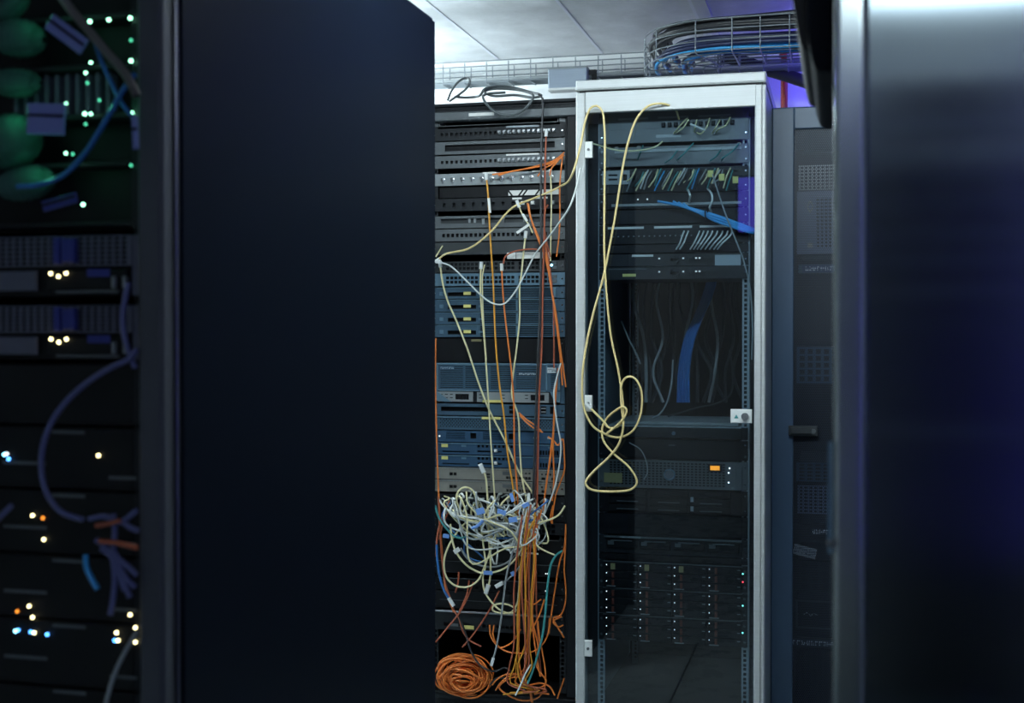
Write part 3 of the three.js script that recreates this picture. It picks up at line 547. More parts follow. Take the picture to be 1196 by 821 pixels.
// --- white cabinet, from the top down
{
  const R = RW; let t;
  const stripX = (a, b) => [(R.x(a) + R.x(b)) / 2, R.x(b) - R.x(a)];
  t = unit(R, 'fibre_bay', 'grey panel with white label strips and short yellow leads behind the glass top', 'patch panel', 127, 166, { face: mt.midGrey, body: mt.dark, depth: 0.25 });
  for (const [a, b] of [[722, 757], [768, 804], [815, 853]]) { const [x, w] = stripX(a, b); mk('label_strip', B(w, 0.006, 0.001, x, t.userData.h - 0.027, 0.0036), mt.lightGrey, t); }
  { const [x, w] = stripX(766, 795); mk('label_strip', B(w, 0.01, 0.001, x, 0.02, 0.0036), mt.lightGrey, t); } mk('seam', B(0.42, 0.0015, 0.001, 0, 0.045, 0.0035), mt.midGrey, t);
  for (let i = 0; i < 12; i++) mk('adapter', CB(0.012, 0.014, 0.012, 0.002, -0.03 + i * 0.02, 0.055, 0.008), mt.black, t); done(t);
  t = unit(R, 'cable_manager', 'dark cable manager with a bright label bar and teal leads behind the glass', 'cable manager', 170, 193, { face: mt.midGrey, body: mt.dark, depth: 0.12 });
  mk('label_bar', CB(0.41, 0.011, 0.004, 0.001, 0.015, t.userData.h - 0.014, 0.005), mt.lightGrey, t); for (const px of [720, 746, 863]) mk('tag', B(0.012, 0.01, 0.002, R.x(px), t.userData.h - 0.002, 0.0045), mt.beige, t); done(t);
  t = unit(R, 'network_switch', 'switch bristling with short coloured patch leads behind the glass', 'switch', 196, 224, { face: mt.dark, body: mt.dark, depth: 0.3, holes: [...grid(-0.16, 0.2, 24, 0.058, 0.011, 0.011), ...grid(-0.16, 0.2, 24, 0.042, 0.011, 0.011)] });
  mk('module', plate(0.09, 0.045, 0.006, [[-0.01, 0.008, 0.03, 0.006], [-0.01, -0.006, 0.03, 0.006], [0.03, 0.0, 0.014, 0.02]], -0.185, 0.05, 0.009), mt.lightGrey, t); done(t);
  t = unit(R, 'patch_bay', 'black panel with a pale front edge under the coloured patch leads', 'patch panel', 225, 243, { face: mt.black, body: mt.black, depth: 0.15 });
  mk('label_bar', CB(0.42, 0.009, 0.004, 0.001, 0.01, 0.012, 0.005), mt.lightGrey, t); for (const px of [745, 756]) mk('status_light', SPH(0.003, R.x(px), 0.03, 0.004), mt.ledDim, t); done(t);
  done(unit(R, 'blanking_unit', 'black blanking panel behind the light blue cable bundle', 'blank panel', 244, 261, { face: mt.black, depth: 0.04 }));
  t = unit(R, 'patch_bay', 'black patch panel with three white strips and drooping grey leads', 'patch panel', 262, 284, { face: mt.black, body: mt.black, depth: 0.12, holes: grid(-0.195, 0.2, 24, 0.022, 0.009, 0.009) });
  for (const [a, b] of [[710, 752], [764, 808], [817, 860]]) { const [x, w] = stripX(a, b); mk('label_strip', B(w, 0.007, 0.001, x, t.userData.h - 0.008, 0.0036), mt.paper, t); }
  stuff(mk('socket_contacts', grid(-0.195, 0.06, 16, 0.024, 0.003, 0.003).map(([x, y]) => B(0.004, 0.004, 0.002, x, y, 0.0015)), mt.lightGrey, t)); done(t);
  done(unit(R, 'blanking_unit', 'black blanking panel below the three white strips', 'blank panel', 285, 295, { face: mt.black, depth: 0.04, screws: false }));
  for (const [a, b, w] of [[296, 310.5, 'upper'], [311, 326, 'lower']]) {
    const up = w === 'upper';
    const ho = []; for (let i = 0; i < 14; i++) ho.push([R.x(806) + i * 0.0065, 0.016, 0.003, 0.014]);
    t = unit(R, 'network_switch', `black switch with white indicator lights, ${w} of two behind the glass`, 'switch', a, b, { face: mt.dark, body: mt.black, depth: 0.3, holes: ho });
    const [x, w1] = up ? stripX(738, 763) : stripX(711, 755); mk('label_strip', B(w1, up ? 0.007 : 0.003, 0.001, x, 0.034, 0.0036), up ? mt.paper : mt.midGrey, t);
    for (const px of [770, 798, 813, 817]) mk('status_light', CB(0.006, 0.005, 0.003, 0.001, R.x(px), 0.024, 0.004), mt.ledDim, t);
    if (up) mk('foil_label', B(0.082, 0.034, 0.001, R.x(850), 0.016, 0.0036), mt.greyMetal, t); else mk('tag', B(0.044, 0.009, 0.001, R.x(735), 0.014, 0.0036), mt.yellowTag, t);
    mk('power_lead', tubeGeo([new THREE.Vector3(R.x(784), 0.02, 0.004), new THREE.Vector3(R.x(787), 0.026, 0.02), new THREE.Vector3(R.x(793), 0.02, 0.012), new THREE.Vector3(R.x(790), 0.008, 0.016)], 0.0045, 14), mt.darkCable, t);
    done(t);
  }
  // sliding shelf with a closed keyboard drawer
  {
    const y0 = R.y(512), g = thing('sliding_shelf', 'grey sliding shelf at mid height behind the glass door', 'shelf', [CXW, y0, ZW]);
    const yt = R.y(498) - y0;
    mk('tray', [CB(0.44, 0.003, 0.55, 0.001, 0, yt - 0.002, -0.27)], mt.greyMetal, g);
    mk('front_lip', CB(0.446, yt - 0.004, 0.012, 0.002, 0, yt / 2, 0.002), mt.dark, g);
    for (const s of [-1, 1]) { mk('ear', CB(0.022, yt, 0.0022, 0.0005, s * 0.2303, yt / 2, 0.0012), mt.dark, g); mk('side_wall', B(0.003, 0.035, 0.5, s * 0.2185, yt * 0.5, -0.27), mt.dark, g); }
    mk('drawer', CB(0.40, 0.012, 0.28, 0.003, 0.01, yt + 0.0065, -0.16), mt.lightGrey, g);
    mk('knob', CYL(0.006, 0.008, 'z', 0.005, yt * 0.45, 0.011, 12), mt.slateLight, g);
  }
  t = unit(R, 'blanking_unit', 'plain black two-unit panel just under the sliding shelf', 'blank panel', 513, 536, { face: mt.black, depth: 0.3, body: mt.black }); mk('badge', B(0.022, 0.004, 0.001, R.x(785), 0.045, 0.0036), mt.midGrey, t); done(t);
  {
    const ho = []; for (let r = 0; r < 9; r++) for (let i = 0; i < 30; i++) ho.push([-0.2 + i * 0.0126, 0.012 + r * 0.0086, 0.0085, 0.0055]);
    t = unit(R, 'server', 'server with a grid bezel and a glowing orange display', 'server', 537, 570, { face: mt.midGrey, body: mt.black, depth: 0.5, holes: ho, fw: 0.446, proud: 0.012 });
    const h = t.userData.h;
    mk('top_lip', CB(0.446, 0.003, 0.008, 0.0008, 0, h - 0.002, 0.009), mt.midGrey, t);
    const em = mk('emblem', CYL(0.017, 0.006, 'z', R.x(783), h * 0.5, 0.0145, 24), mt.steel, t); mk('emblem_ring', new THREE.TorusGeometry(0.017, 0.0022, 6, 24).translate(R.x(783), h * 0.5, 0.0175), mt.slateLight, em);
    const dsp = mk('display', CB(0.044, 0.026, 0.008, 0.002, R.x(836), h - 0.02, 0.0135), mt.dark, t); mk('lit_screen', B(0.03, 0.014, 0.001, R.x(836), h - 0.02, 0.0181), mt.amberScreen, dsp);
    for (const [dx, dy] of [[0.046, 0.02], [0.043, 0.035], [0.043, 0.066]]) mk('status_light', SPH(0.0028, R.x(836) + dx, h - dy, 0.013), mt.ledWhite, t);
    mk('tag', B(0.06, 0.032, 0.001, R.x(717), 0.03, 0.0128), M(0.30, 0.27, 0.12, 0.7), t); mk('lock', CYL(0.008, 0.004, 'z', 0.2, h * 0.6, 0.013, 12), mt.midGrey, t); done(t);
  }
  t = unit(R, 'server', 'dark server with drive handles below the orange-display server', 'server', 571, 600, { face: mt.black, body: mt.black, depth: 0.5, fw: 0.446 });
  for (let c = 0; c < 3; c++) for (let r = 0; r < 3; r++) { const d = mk('drive', CB(0.125, 0.021, 0.012, 0.0015, -0.145 + c * 0.135, 0.016 + r * 0.025, 0.006), mt.black, t); mk('handle', CB(0.07, 0.003, 0.006, 0.001, -0.145 + c * 0.135, 0.013 + r * 0.025, 0.014), r < 2 ? mt.midGrey : mt.dark, d); }
  for (const r of [0, 1]) mk('latch', CB(0.01, 0.016, 0.006, 0.002, 0.065, 0.02 + r * 0.03, 0.013), mt.greyMetal, t); done(t);
  done(unit(R, 'blanking_unit', 'black blanking panel between the dark server and the slim server', 'blank panel', 601, 626, { face: mt.black, depth: 0.04, screws: false, fw: 0.446, ear: mt.black }));
  t = unit(R, 'server', 'slim server with a silver top edge and drive latches above the drive arrays', 'server', 627, 648, { face: mt.dark, body: mt.black, depth: 0.5, fw: 0.446 });
  mk('top_lip', CB(0.446, 0.006, 0.012, 0.001, 0, t.userData.h - 0.004, 0.006), mt.midGrey, t); mk('label_strip', B(0.068, 0.006, 0.001, R.x(737), t.userData.h - 0.003, 0.0125), mt.lightGrey, t);
  for (let i = 0; i < 4; i++) { const d = mk('drive', CB(0.1, 0.026, 0.01, 0.002, -0.165 + i * 0.11, 0.03, 0.006), mt.black, t); mk('latch', [CB(0.07, 0.004, 0.006, 0.001, -0.165 + i * 0.11, 0.042, 0.012), CB(0.02, 0.012, 0.006, 0.001, -0.2 + i * 0.11, 0.034, 0.012)], mt.midGrey, d); } done(t);
  done(unit(R, 'blanking_unit', 'black filler strip between the slim server and the drive arrays', 'blank panel', 648.8, 656, { face: mt.black, depth: 0.03, screws: false, fw: 0.446, ear: mt.black }));
  ['top', 'middle', 'bottom'].forEach((w, k) => {
    const t = unit(R, 'drive_array', `black drive array with four columns of drives, ${w} of three`, 'drive array', 657 + k * 31.3, 657 + (k + 1) * 31.3, { face: mt.dark, body: mt.black, depth: 0.5, fw: 0.452, screw: mt.midGrey });
    const h = t.userData.h;
    mk('top_lip', CB(0.452, 0.0025, 0.01, 0.0006, 0, h - 0.0015, 0.007), mt.midGrey, t);
    for (let c = 0; c < 4; c++) for (let r = 0; r < 3; r++) {
      const x = -0.166 + c * 0.1115, y = 0.0155 + r * 0.0268, d = mk('drive', CB(0.109, 0.0252, 0.012, 0.0016, x, y, 0.008), mt.black, t);
      mk('drive_latch', CB(0.008, 0.02, 0.004, 0.001, x - 0.026, y, 0.0155), (mt.latchRed ??= M(0.16, 0.035, 0.02, 0.5)), d);
      mk('drive_light', SPH(0.0017, x - 0.0475, y + 0.005, 0.0145), mt.ledWhite, d);
      mk('drive_number', B(0.01, 0.0025, 0.0008, x + 0.046, y + 0.005, 0.0144), mt.lightGrey, d);
      if (k === 0 && r === 2 && c < 3) mk('tag', B(0.015, 0.02, 0.001, x - 0.026, y + 0.001, 0.018), (mt.dullTag ??= M(0.34, 0.29, 0.12, 0.7)), d);
      if (r === 0) mk('pull_bar', CB(0.03, 0.003, 0.006, 0.001, x - 0.042 + 0.01, y - 0.0105, 0.0155), mt.lightGrey, d);
    }
    mk('status_light', SPH(0.0026, 0.2265, h * (k === 0 ? 0.72 : 0.55), 0.0055), mt.ledTeal, t);
    if (k === 0) mk('fault_light', SPH(0.0028, 0.2265, h * 0.42, 0.0055), mt.ledRed, t);
    done(t);
  });
}
// --- mesh-door cabinet
{
  const R = RM;
  const bay = (name, label, cat, a, b, fn, px0 = 931) => { const y0 = R.y(b), h = R.y(a) - y0, x0 = R.x(px0), w = 0.44, g = thing(name, label, cat, [CXM, y0, R.z]); fn(g, h, x0, w, x0 + w / 2); for (const s of [-1, 1]) mk('ear', CB(0.024, Math.min(h, 0.04), 0.002, 0.0005, s * 0.231, h / 2, 0.001), mt.dark, g); return g; };
  const meshFace = (w, h, nx, ny, t, x, y, z) => { const o = []; for (let i = 0; i < nx; i++) for (let k = 0; k < ny; k++) o.push([-w / 2 + (i + 0.7) * w / (nx + 0.4), -h / 2 + (k + 0.7) * h / (ny + 0.4), w / (nx + 0.4) * 0.62, h / (ny + 0.4) * 0.62]); return plate(w, h, t, o, x, y, z); };
  bay('server', 'pale grey vented unit uppermost behind the perforated door', 'server', 193, 222, (g, h, x0, w, xc) => { mk('chassis', CB(0.43, h, 0.4, 0.002, 0, h / 2, -0.21), mt.dark, g); mk('face_plate', meshFace(0.43, h, 30, 7, 0.003, 0, h / 2, 0.004), mt.lightGrey, g); });
  bay('server', 'blue grey server with a square-hole grille behind the perforated door', 'server', 224, 297, (g, h, x0, w) => {
    mk('chassis', CB(0.43, h, 0.4, 0.003, 0, h / 2, -0.21), mt.dark, g);
    mk('face_frame', plate(0.44, h, 0.012, [[0.02, 0, 0.36, h * 0.82]], 0, h / 2, 0.012), (mt.bluegrey ??= M(0.10, 0.14, 0.24, 0.45)), g);
    mk('grille', meshFace(0.36, h * 0.82, 26, 14, 0.003, 0.02, h / 2, 0.006), mt.bluegrey, g);
    mk('emblem', [new THREE.TorusGeometry(0.011, 0.003, 6, 18).scale(0.7, 1.5, 1).translate(R.x(946), h * 0.76, 0.013), CB(0.02, 0.02, 0.005, 0.002, R.x(946), h * 0.14, 0.01)], mt.lightGrey, g);
  });
  bay('blanking_unit', 'blue label bar with white lettering below the square-hole server', 'label bar', 309, 319, (g, h) => { mk('bar', CB(0.43, h, 0.02, 0.002, 0, h / 2, -0.008), mt.slate, g); sticker(g, 'lettering', 0.2, h * 0.9, R.x(972), h / 2, 0.0028, print(0.2, h * 0.9, '#c6d2e6', '#30466e')); });
  for (const [a, b, m, lab] of [[330, 400, 'dark', 'dark vented server under the lettered bar'], [405, 448, 'navy', 'navy fronted server above the door handle'], [540, 562, 'navy', 'navy slim server below the door handle']]) bay('server', lab, 'server', a, b, (g, h) => { mk('chassis', CB(0.43, h, 0.4, 0.002, 0, h / 2, -0.21), mt.dark, g); mk('face_plate', meshFace(0.44, h, 16, 5, 0.006, 0, h / 2, 0.004), m === 'navy' ? mt.blueCase : mt.dark, g); });
  bay('server', 'grey server with a fine grille low behind the perforated door', 'server', 567, 600, (g, h) => { mk('chassis', CB(0.43, h, 0.4, 0.002, 0, h / 2, -0.21), mt.dark, g); mk('face_plate', meshFace(0.43, h, 26, 8, 0.004, 0, h / 2, 0.004), mt.bluegrey, g); });
  bay('server', 'black server with a sloped bezel and small white letters low in the mesh cabinet', 'server', 608, 632, (g, h) => { mk('bezel', prism([[-0.22, 0], [0.22, 0], [0.22, h], [-0.1, h], [-0.22, h * 0.8]], 0.02, -0.01), mt.dark, g); mk('chassis', CB(0.42, h * 0.75, 0.4, 0.002, 0, h * 0.4, -0.215), mt.dark, g); sticker(g, 'lettering', 0.07, 0.024, R.x(961), h * 0.5, 0.0104, print(0.07, 0.024, '#cfd8e4', '#1d2836')); });
  { const p = P(940, 644, ZM - 0.055), g = thing('paper_tag', 'tilted pale paper tag hanging behind the perforated door', 'tag', [p.x, p.y, p.z]); const m = sticker(g, 'tag_sheet', 0.075, 0.034, 0, 0, 0.0006, print(0.075, 0.034, '#55657a', '#aab6c6')); m.rotation.z = -0.22; const c = mk('tag_card', CB(0.077, 0.036, 0.001, 0.0003), mt.lightGrey, g); c.rotation.z = -0.22; }
  bay('server', 'black server between the paper tag and the framed server', 'server', 655, 690, (g, h) => { mk('chassis', CB(0.43, h, 0.4, 0.002, 0, h / 2, -0.21), mt.black, g); mk('face_plate', meshFace(0.43, h, 12, 4, 0.004, 0, h / 2, 0.004), mt.dark, g); });
  bay('server', 'black server with a thin pale frame and scribbled mark near the bottom', 'server', 701, 734, (g, h) => { mk('chassis', CB(0.43, h, 0.4, 0.002, 0, h / 2, -0.21), mt.black, g); mk('frame', plate(0.44, h, 0.006, [[0, 0, 0.426, h - 0.012]], 0, h / 2, 0.006), mt.darkGrey, g); mk('face_plate', CB(0.426, h - 0.012, 0.003, 0.001, 0, h / 2, 0), mt.black, g); mk('mark', tubeGeo([[940, 0.5], [944, 0.56], [948, 0.46], [951, 0.54], [956, 0.5]].map(([px, f]) => new THREE.Vector3(R.x(px), h * f, 0.003)), 0.0016, 16, 5), mt.lightGrey, g); });
  bay('blanking_unit', 'lowest label bar with pale lettering in the mesh cabinet', 'label bar', 745, 756, (g, h) => { mk('bar', CB(0.43, h, 0.02, 0.002, 0, h / 2, -0.008), mt.dark, g); sticker(g, 'lettering', 0.16, h * 0.8, R.x(952), h / 2, 0.0028, print(0.16, h * 0.8, '#b9c4d4', '#222f40')); });
}
// --- left front rack
{
  const R = RF; let t;
  for (const [a, b, w] of [[276, 346, 'upper'], [357, 420, 'lower']]) {
    const y0 = R.y(b), h = R.y(a) - y0, g = thing('server', `dim mesh-front server with yellow lights, ${w} of two in the left foreground`, 'server', [CXF, y0, ZFG]);
    mk('chassis', CB(0.43, h, 0.45, 0.001, 0, h / 2, -0.23), mt.black, g);
    const mh = h * 0.5, ho = []; for (let i = 0; i < 34; i++) for (let k = 0; k < 6; k++) ho.push([-0.21 + i * 0.0127, -mh / 2 + 0.005 + k * (mh - 0.008) / 5.2, 0.0088, (mh - 0.008) / 5.2 * 0.66]);
    mk('mesh_front', plate(0.445, mh, 0.003, ho, 0, h - mh / 2, 0.006), (mt.leadPaint ??= M(0.085, 0.09, 0.13, 0.5)), g);
    mk('blue_tab', CB(R.x(95) - R.x(80), mh * 0.8, 0.012, 0.002, R.x(87), h - mh * 0.5, 0.012), mt.navy, g); mk('blue_tab', CB(0.012, mh * 0.9, 0.01, 0.002, R.x(72), h - mh * 0.5, 0.01), mt.navy, g);
    mk('port_bay', CB(R.x(150) - R.x(58), h * 0.34, 0.006, 0.002, (R.x(150) + R.x(58)) / 2, h * 0.26, 0.003), mt.black, g);
    mk('port_bay', CB(0.16, h * 0.34, 0.006, 0.002, R.x(52) - 0.09, h * 0.26, 0.003), mt.leadPaint, g);
    mk('blue_label', B(0.04, 0.012, 0.001, R.x(118), h * 0.38, 0.0065), mt.navy, g);
    for (const px of [137, 150]) mk('latch', CB(0.005, 0.018, 0.01, 0.001, R.x(px), h * 0.22, 0.008), mt.lightGrey, g);
    mk('silver_edge', B(0.11, 0.004, 0.004, R.x(105), h * 0.07, 0.006), mt.midGrey, g);
    for (const [px, dy] of [[63, 0], [72, -0.005], [81, 0]]) mk('status_light', SPH(0.0023, R.x(px), h * 0.38 + dy, 0.008), mt.ledWarm, g);
    for (const s of [-1, 1]) mk('ear', CB(0.02, h, 0.002, 0.0005, s * 0.231, h / 2, 0.0015), mt.leadPaint, g);
  }
  const lowest = [[424, 495, 'black blank unit under the two mesh servers', 'blank unit'], [498, 570, 'black unit with one warm light below the arcing cable', 'network switch'], [572, 646, 'black unit with thin grey label lines behind the white cable fan', 'network switch'], [648, 722, 'black unit with a row of warm lights in the left foreground', 'network switch'], [724, 800, 'black unit with blue and white lights low in the left foreground', 'network switch'], [802, 860, 'black unit lowest in view in the left foreground', 'network switch']];
  const leds = [[[8, 530, 'ledWhite'], [10, 536, 'ledBlue'], [5, 531, 'ledCyan'], [115, 532, 'ledWarm']], [[38, 602, 'ledWarm'], [50, 605, 'ledOrange'], [51, 630, 'ledWarm']], [[34, 708, 'ledWarm'], [20, 714, 'ledOrange'], [38, 721, 'ledWarm'], [152, 718, 'ledWarm']], [[18, 737, 'ledCyan'], [21, 736, 'ledBlue'], [36, 738, 'ledBlue'], [40, 739, 'ledWarm'], [55, 741, 'ledBlue'], [158, 733, 'ledWarm'], [136, 739, 'ledWarm'], [134, 748, 'ledBlue'], [138, 748, 'ledWarm'], [158, 750, 'ledWarm']]];
  lowest.forEach(([a, b, lab, cat], i) => {
    const y0 = R.y(b), h = R.y(a) - y0 - 0.002, g = thing('network_switch', lab, cat === 'blank unit' ? 'rack unit' : 'switch', [CXF, y0, ZFG]);
    mk('chassis', CB(0.43, h, 0.4, 0.001, 0, h / 2, -0.2), mt.black, g);
    mk('face_plate', CB(0.445, h, 0.004, 0.001, 0, h / 2, 0.002), mt.black, g);
    for (const s of [-1, 1]) mk('ear', CB(0.02, h, 0.002, 0.0005, s * 0.231, h / 2, 0.0015), mt.dark, g);
    if (i > 0) { for (const [p0, p1, f] of [[62, 100, 0.93], [5, 55, 0.4], [128, 160, 0.2]]) mk('label_line', B(R.x(p1) - R.x(p0), 0.005, 0.001, (R.x(p0) + R.x(p1)) / 2, h * f, 0.0045), mt.midGrey, g); }
    for (const [px, py, m] of (leds[i - 1] ?? [])) { const p = P(px, py, ZFG + 0.006); mk('status_light', SPH(0.0023, p.x - CXF, p.y - y0, 0.006), mt[m], g); }
  });
  // upper part: a black patch frame full of green lights
  const y0 = R.y(268), g = thing('patch_bay', 'black patch frame dotted with green lights at the upper left', 'patch panel', [CXF, y0, ZFG]);
  const h = R.y(-60) - y0;
  mk('back_sheet', CB(0.43, h, 0.006, 0.001, 0, h / 2, -0.06), mt.black, g);
  for (const py of [20, 78, 136, 192, 262]) mk('shelf_lip', CB(0.43, 0.008, 0.05, 0.002, 0, R.y(py) - y0, -0.03), mt.dark, g);
  for (let i = 0; i < 10; i++) mk('vertical_finger', CB(0.006, R.y(84) - R.y(132), 0.03, 0.002, R.x(12 + i * 12), R.y(108) - y0, -0.03), mt.leadPaint, g);
  for (const s of [-1, 1]) mk('ear', CB(0.02, h, 0.002, 0.0005, s * 0.231, h / 2, 0.0015), mt.dark, g);
  for (const [px, py, d] of [[99, 26, 0], [105, 25, 0], [127, 23, 0], [152, 21, 0], [97, 56, 1], [106, 73, 1], [153, 71, 0], [100, 85, 1], [102, 97, 2], [153, 47, 2], [116, 117, 2], [77, 121, 1], [99, 133, 0], [106, 133, 1], [100, 145, 2], [154, 132, 0], [77, 179, 1], [85, 180, 2], [97, 239, 0], [153, 193, 2], [40, 28, 2], [42, 206, 2]]) {
    const p = P(px, py, ZFG + 0.008); mk('green_light', SPH(d === 0 ? 0.0024 : 0.0019, p.x - CXF, p.y - y0, 0.008), d === 2 ? mt.ledGreenDim : mt.ledGreen, g);
  }
  const gl = [[46, 14, 0.0022], [20, 130, 0.0016], [48, 196, 0.002], [120, 120, 0.0014]];
  for (const [px, py, s] of gl) { const l = new THREE.PointLight(new THREE.Color().setRGB(0.12, 1, 0.5), s); l.name = 'green_glow'; l.position.copy(P(px, py, ZFG + 0.05)); l.castShadow = true; l.shadow.radius = 0.3; scene.add(l); }
}
// --- rack behind the viewer whose pale edges show in the brushed door on the right
{
  const x0 = 0.02, z0 = 0.95, H = TOPL, t = thing('rear_rack', 'dark rack behind the viewer with pale horizontal panels', 'rack', [0.36, 0, z0]);
  for (const s of [-1, 1]) mk('side_panel', CB(0.02, H, 0.6, 0.003, s * 0.3, H / 2, 0.3), mt.blackPaint, t);
  mk('top_panel', CB(0.62, 0.02, 0.6, 0.003, 0, H + 0.01, 0.3), mt.blackPaint, t);
  mk('back_panel', CB(0.58, H, 0.02, 0.003, 0, H / 2, 0.58), mt.blackPaint, t);
  // [bottom, top] heights of the pale fronts
  [[2.02, 2.07], [1.93, 1.985], [1.80, 1.812], [1.69, 1.70], [1.60, 1.616], [1.50, 1.508], [1.385, 1.40], [1.02, 1.03]].forEach(([a, b], i) => mk('pale_front', CB(0.56, b - a, 0.3, 0.002, 0, (a + b) / 2, 0.17), [mt.lightGrey, mt.whitePlastic, mt.midGrey, mt.lightGrey][i % 4], t));
}

// ---------------------------------------------------------------- cables
// a cable through photo positions [px, py, z], a thing of its own; ends may carry a plug
function cable(label, pts, r, mat, o = {}) {
  const v = pts.map(([a, b, z]) => P(a, b, z)), at = v[0].clone();
  const g = tubeGeo(v.map((q) => q.clone().sub(at)), r, o.seg ?? Math.min(160, Math.max(16, pts.length * 7)), o.radial ?? 6);
  const holder = (o.plugs || o.tags || o.ties) ? thing(o.name ?? 'cable', label, o.category ?? 'cable', at.toArray(), o.group) : null;
  if (!holder) { const m = mk(o.name ?? 'cable', g, mat); m.position.copy(at); return tag(m, label, o.category ?? 'cable', o.group); }
  mk('sheath', g, mat, holder);
  const box = (name, p, dir, w, len, m) => { const b = mk(name, CB(w, len, w * 0.8, w * 0.15), m, holder); b.position.copy(p); b.quaternion.setFromUnitVectors(new THREE.Vector3(0, 1, 0), dir.normalize()); return b; };
  const L = v.map((q) => q.clone().sub(at)), n = L.length;
  if (o.plugs?.includes('s')) box('plug', L[0], L[1].clone().sub(L[0]), o.pw ?? 0.011, o.pl ?? 0.026, o.pm ?? mt.whitePlastic);
  if (o.plugs?.includes('e')) box('plug', L[n - 1], L[n - 1].clone().sub(L[n - 2]), o.pw ?? 0.011, o.pl ?? 0.026, o.pm ?? mt.whitePlastic);
  for (const [px, py, w, h, m, rot] of o.tags ?? []) { const p = P(px, py, o.tz ?? v[1].z + 0.004).sub(at); const b = mk('tape_flag', CB(w, h, 0.002, 0.0005), m ?? mt.paper, holder); b.position.copy(p); b.rotation.z = rot ?? 0; }
  return holder;
}
mt.coilCable = M(0.085, 0.10, 0.105, 0.42); mt.coilCable.name = 'coilCable';
const zl = ZL + 0.03;                                  // just in front of the gear of the open rack
const at = (z, ...pp) => pp.map(([a, b, dz = 0]) => [a, b, z + dz]);
// the two long yellow leads that hang over the glass door
const zg = ZDOOR + 0.022;
cable('yellow cable arching from the open rack over the glass door corner and hanging straight down',
  [[511, 304, zl], [520, 297, zl + 0.02], [548, 290, zl + 0.03], [572, 272, zl + 0.03], [598, 243, zl + 0.03], [625, 231, zl + 0.04], [652, 219, zl + 0.1], [669, 202, ZDOOR + 0.03], [678, 170, zg], [684, 140, zg], [690, 126, zg + 0.004], [697, 123.5, zg + 0.006], [703, 129, zg + 0.004], [706, 150, zg], [706, 220, zg], [706, 300, zg], [709, 350, zg], [714, 395, zg], [722, 432, zg], [727, 465, zg + 0.004], [728, 485, zg + 0.01], [723, 497, zg + 0.016], [712, 500, zg + 0.012], [705, 492, zg + 0.006], [697, 484, zg], [687, 474, zg - 0.002]], 0.0036, mt.yellowCable, { plugs: 'se', seg: 170 });
cable('yellow cable looping off the middle of the glass door top into a hanging knot',
  [[793, 139, ZW + 0.03], [789, 128, ZW + 0.07], [780, 122.5, ZDOOR + 0.002], [769, 121, zg], [757, 124, zg], [744, 138, zg], [734, 165, zg], [728, 192, zg], [718, 255, zg], [705, 322, zg], [692, 370, zg], [684, 408, zg], [680, 445, zg], [682, 476, zg], [692, 497, zg], [705, 506, zg + 0.004], [722, 511, zg + 0.008], [738, 504, zg + 0.01], [747, 488, zg + 0.012], [750, 466, zg + 0.012], [747, 450, zg + 0.012], [740, 441, zg + 0.01], [732, 440.5, zg + 0.008], [726, 449, zg + 0.004], [726, 475, zg + 0.012], [728, 497, zg + 0.018], [723, 518, zg + 0.016], [711, 534, zg + 0.012], [692, 552, zg + 0.006], [684, 564, zg + 0.004], [689, 571, zg + 0.006], [715, 574, zg + 0.008], [738, 571, zg + 0.008], [744, 563, zg + 0.008], [736, 547, zg + 0.006], [716, 529, zg + 0.004], [705, 515, zg + 0.002], [703, 503, zg + 0.002], [707, 491, zg + 0.006], [718, 480, zg + 0.018], [728, 475, zg + 0.022], [732, 479, zg + 0.022], [728, 489, zg + 0.022], [718, 499, zg + 0.02], [709, 506, zg + 0.018]], 0.0036, mt.yellowCable, { seg: 300 });
cable('pale yellow lead drooping behind the glass from the top hinge', at(ZW + 0.07, [690, 167], [697, 169], [710, 173], [725, 176], [742, 176], [757, 174], [768, 170], [774, 165]), 0.0028, mt.creamCable);
// cream and yellow leads across the open rack
cable('cream cable slanting down the rack from the left of the blue socket switch', at(zl, [514, 308], [517, 330], [523, 352], [531, 370], [545, 405], [560, 450], [572, 480], [590, 515], [608, 555], [621, 574], [629, 592]), 0.0034, mt.creamCable, { plugs: 's' });
cable('cream cable dropping straight from a socket beside the slanting one', at(zl + 0.006, [562, 310], [561, 330], [562, 355], [566, 400], [570, 460], [573, 510], [577, 570], [579, 600], [578, 640]), 0.003, mt.creamCable, { plugs: 's' });
cable('thin cream cable in the paired drop beside the switch lights', at(zl + 0.004, [566, 309], [563.5, 322], [563.5, 340], [564.5, 370], [568, 420]), 0.0024, mt.creamCable);
cable('white cable sagging in a deep swag across the two socket switches', at(zl + 0.02, [512, 306], [525, 310], [545, 328], [560, 343], [575, 354], [588, 355], [600, 343], [612, 322], [625, 297, 0.02], [640, 278, 0.08], [656, 256, 0.2], [666, 240, 0.282], [673, 220, 0.295], [678, 196, 0.3]), 0.003, mt.whiteCable, { plugs: 's' });
cable('cream cable dropping from the grey socket panel past the large router', at(zl + 0.012, [614, 274], [611, 300], [609, 320], [607, 335], [607, 370], [603, 410], [599, 440], [598, 462], [605, 485], [607, 520], [610, 560], [617, 592]), 0.0032, mt.creamCable, { plugs: 's' });
cable('cream cable dropping straight beside the black power lead', at(zl + 0.01, [643, 202], [644, 230], [643.5, 270], [643, 305]), 0.0028, mt.creamCable, { plugs: 's' });
cable('orange cable with a white flag dropping from the round adapters', at(zl + 0.014, [568, 206], [570, 226], [571, 245], [572.5, 275], [576, 330], [579, 400], [584, 455], [588, 480], [593, 530], [600, 575], [605, 640], [607, 700], [604, 760], [602, 800]), 0.0032, mt.saffronCable, { plugs: 's', tags: [[571.5, 240, 0.009, 0.052, mt.paper, 0.1]], tz: zl + 0.02, seg: 90 });
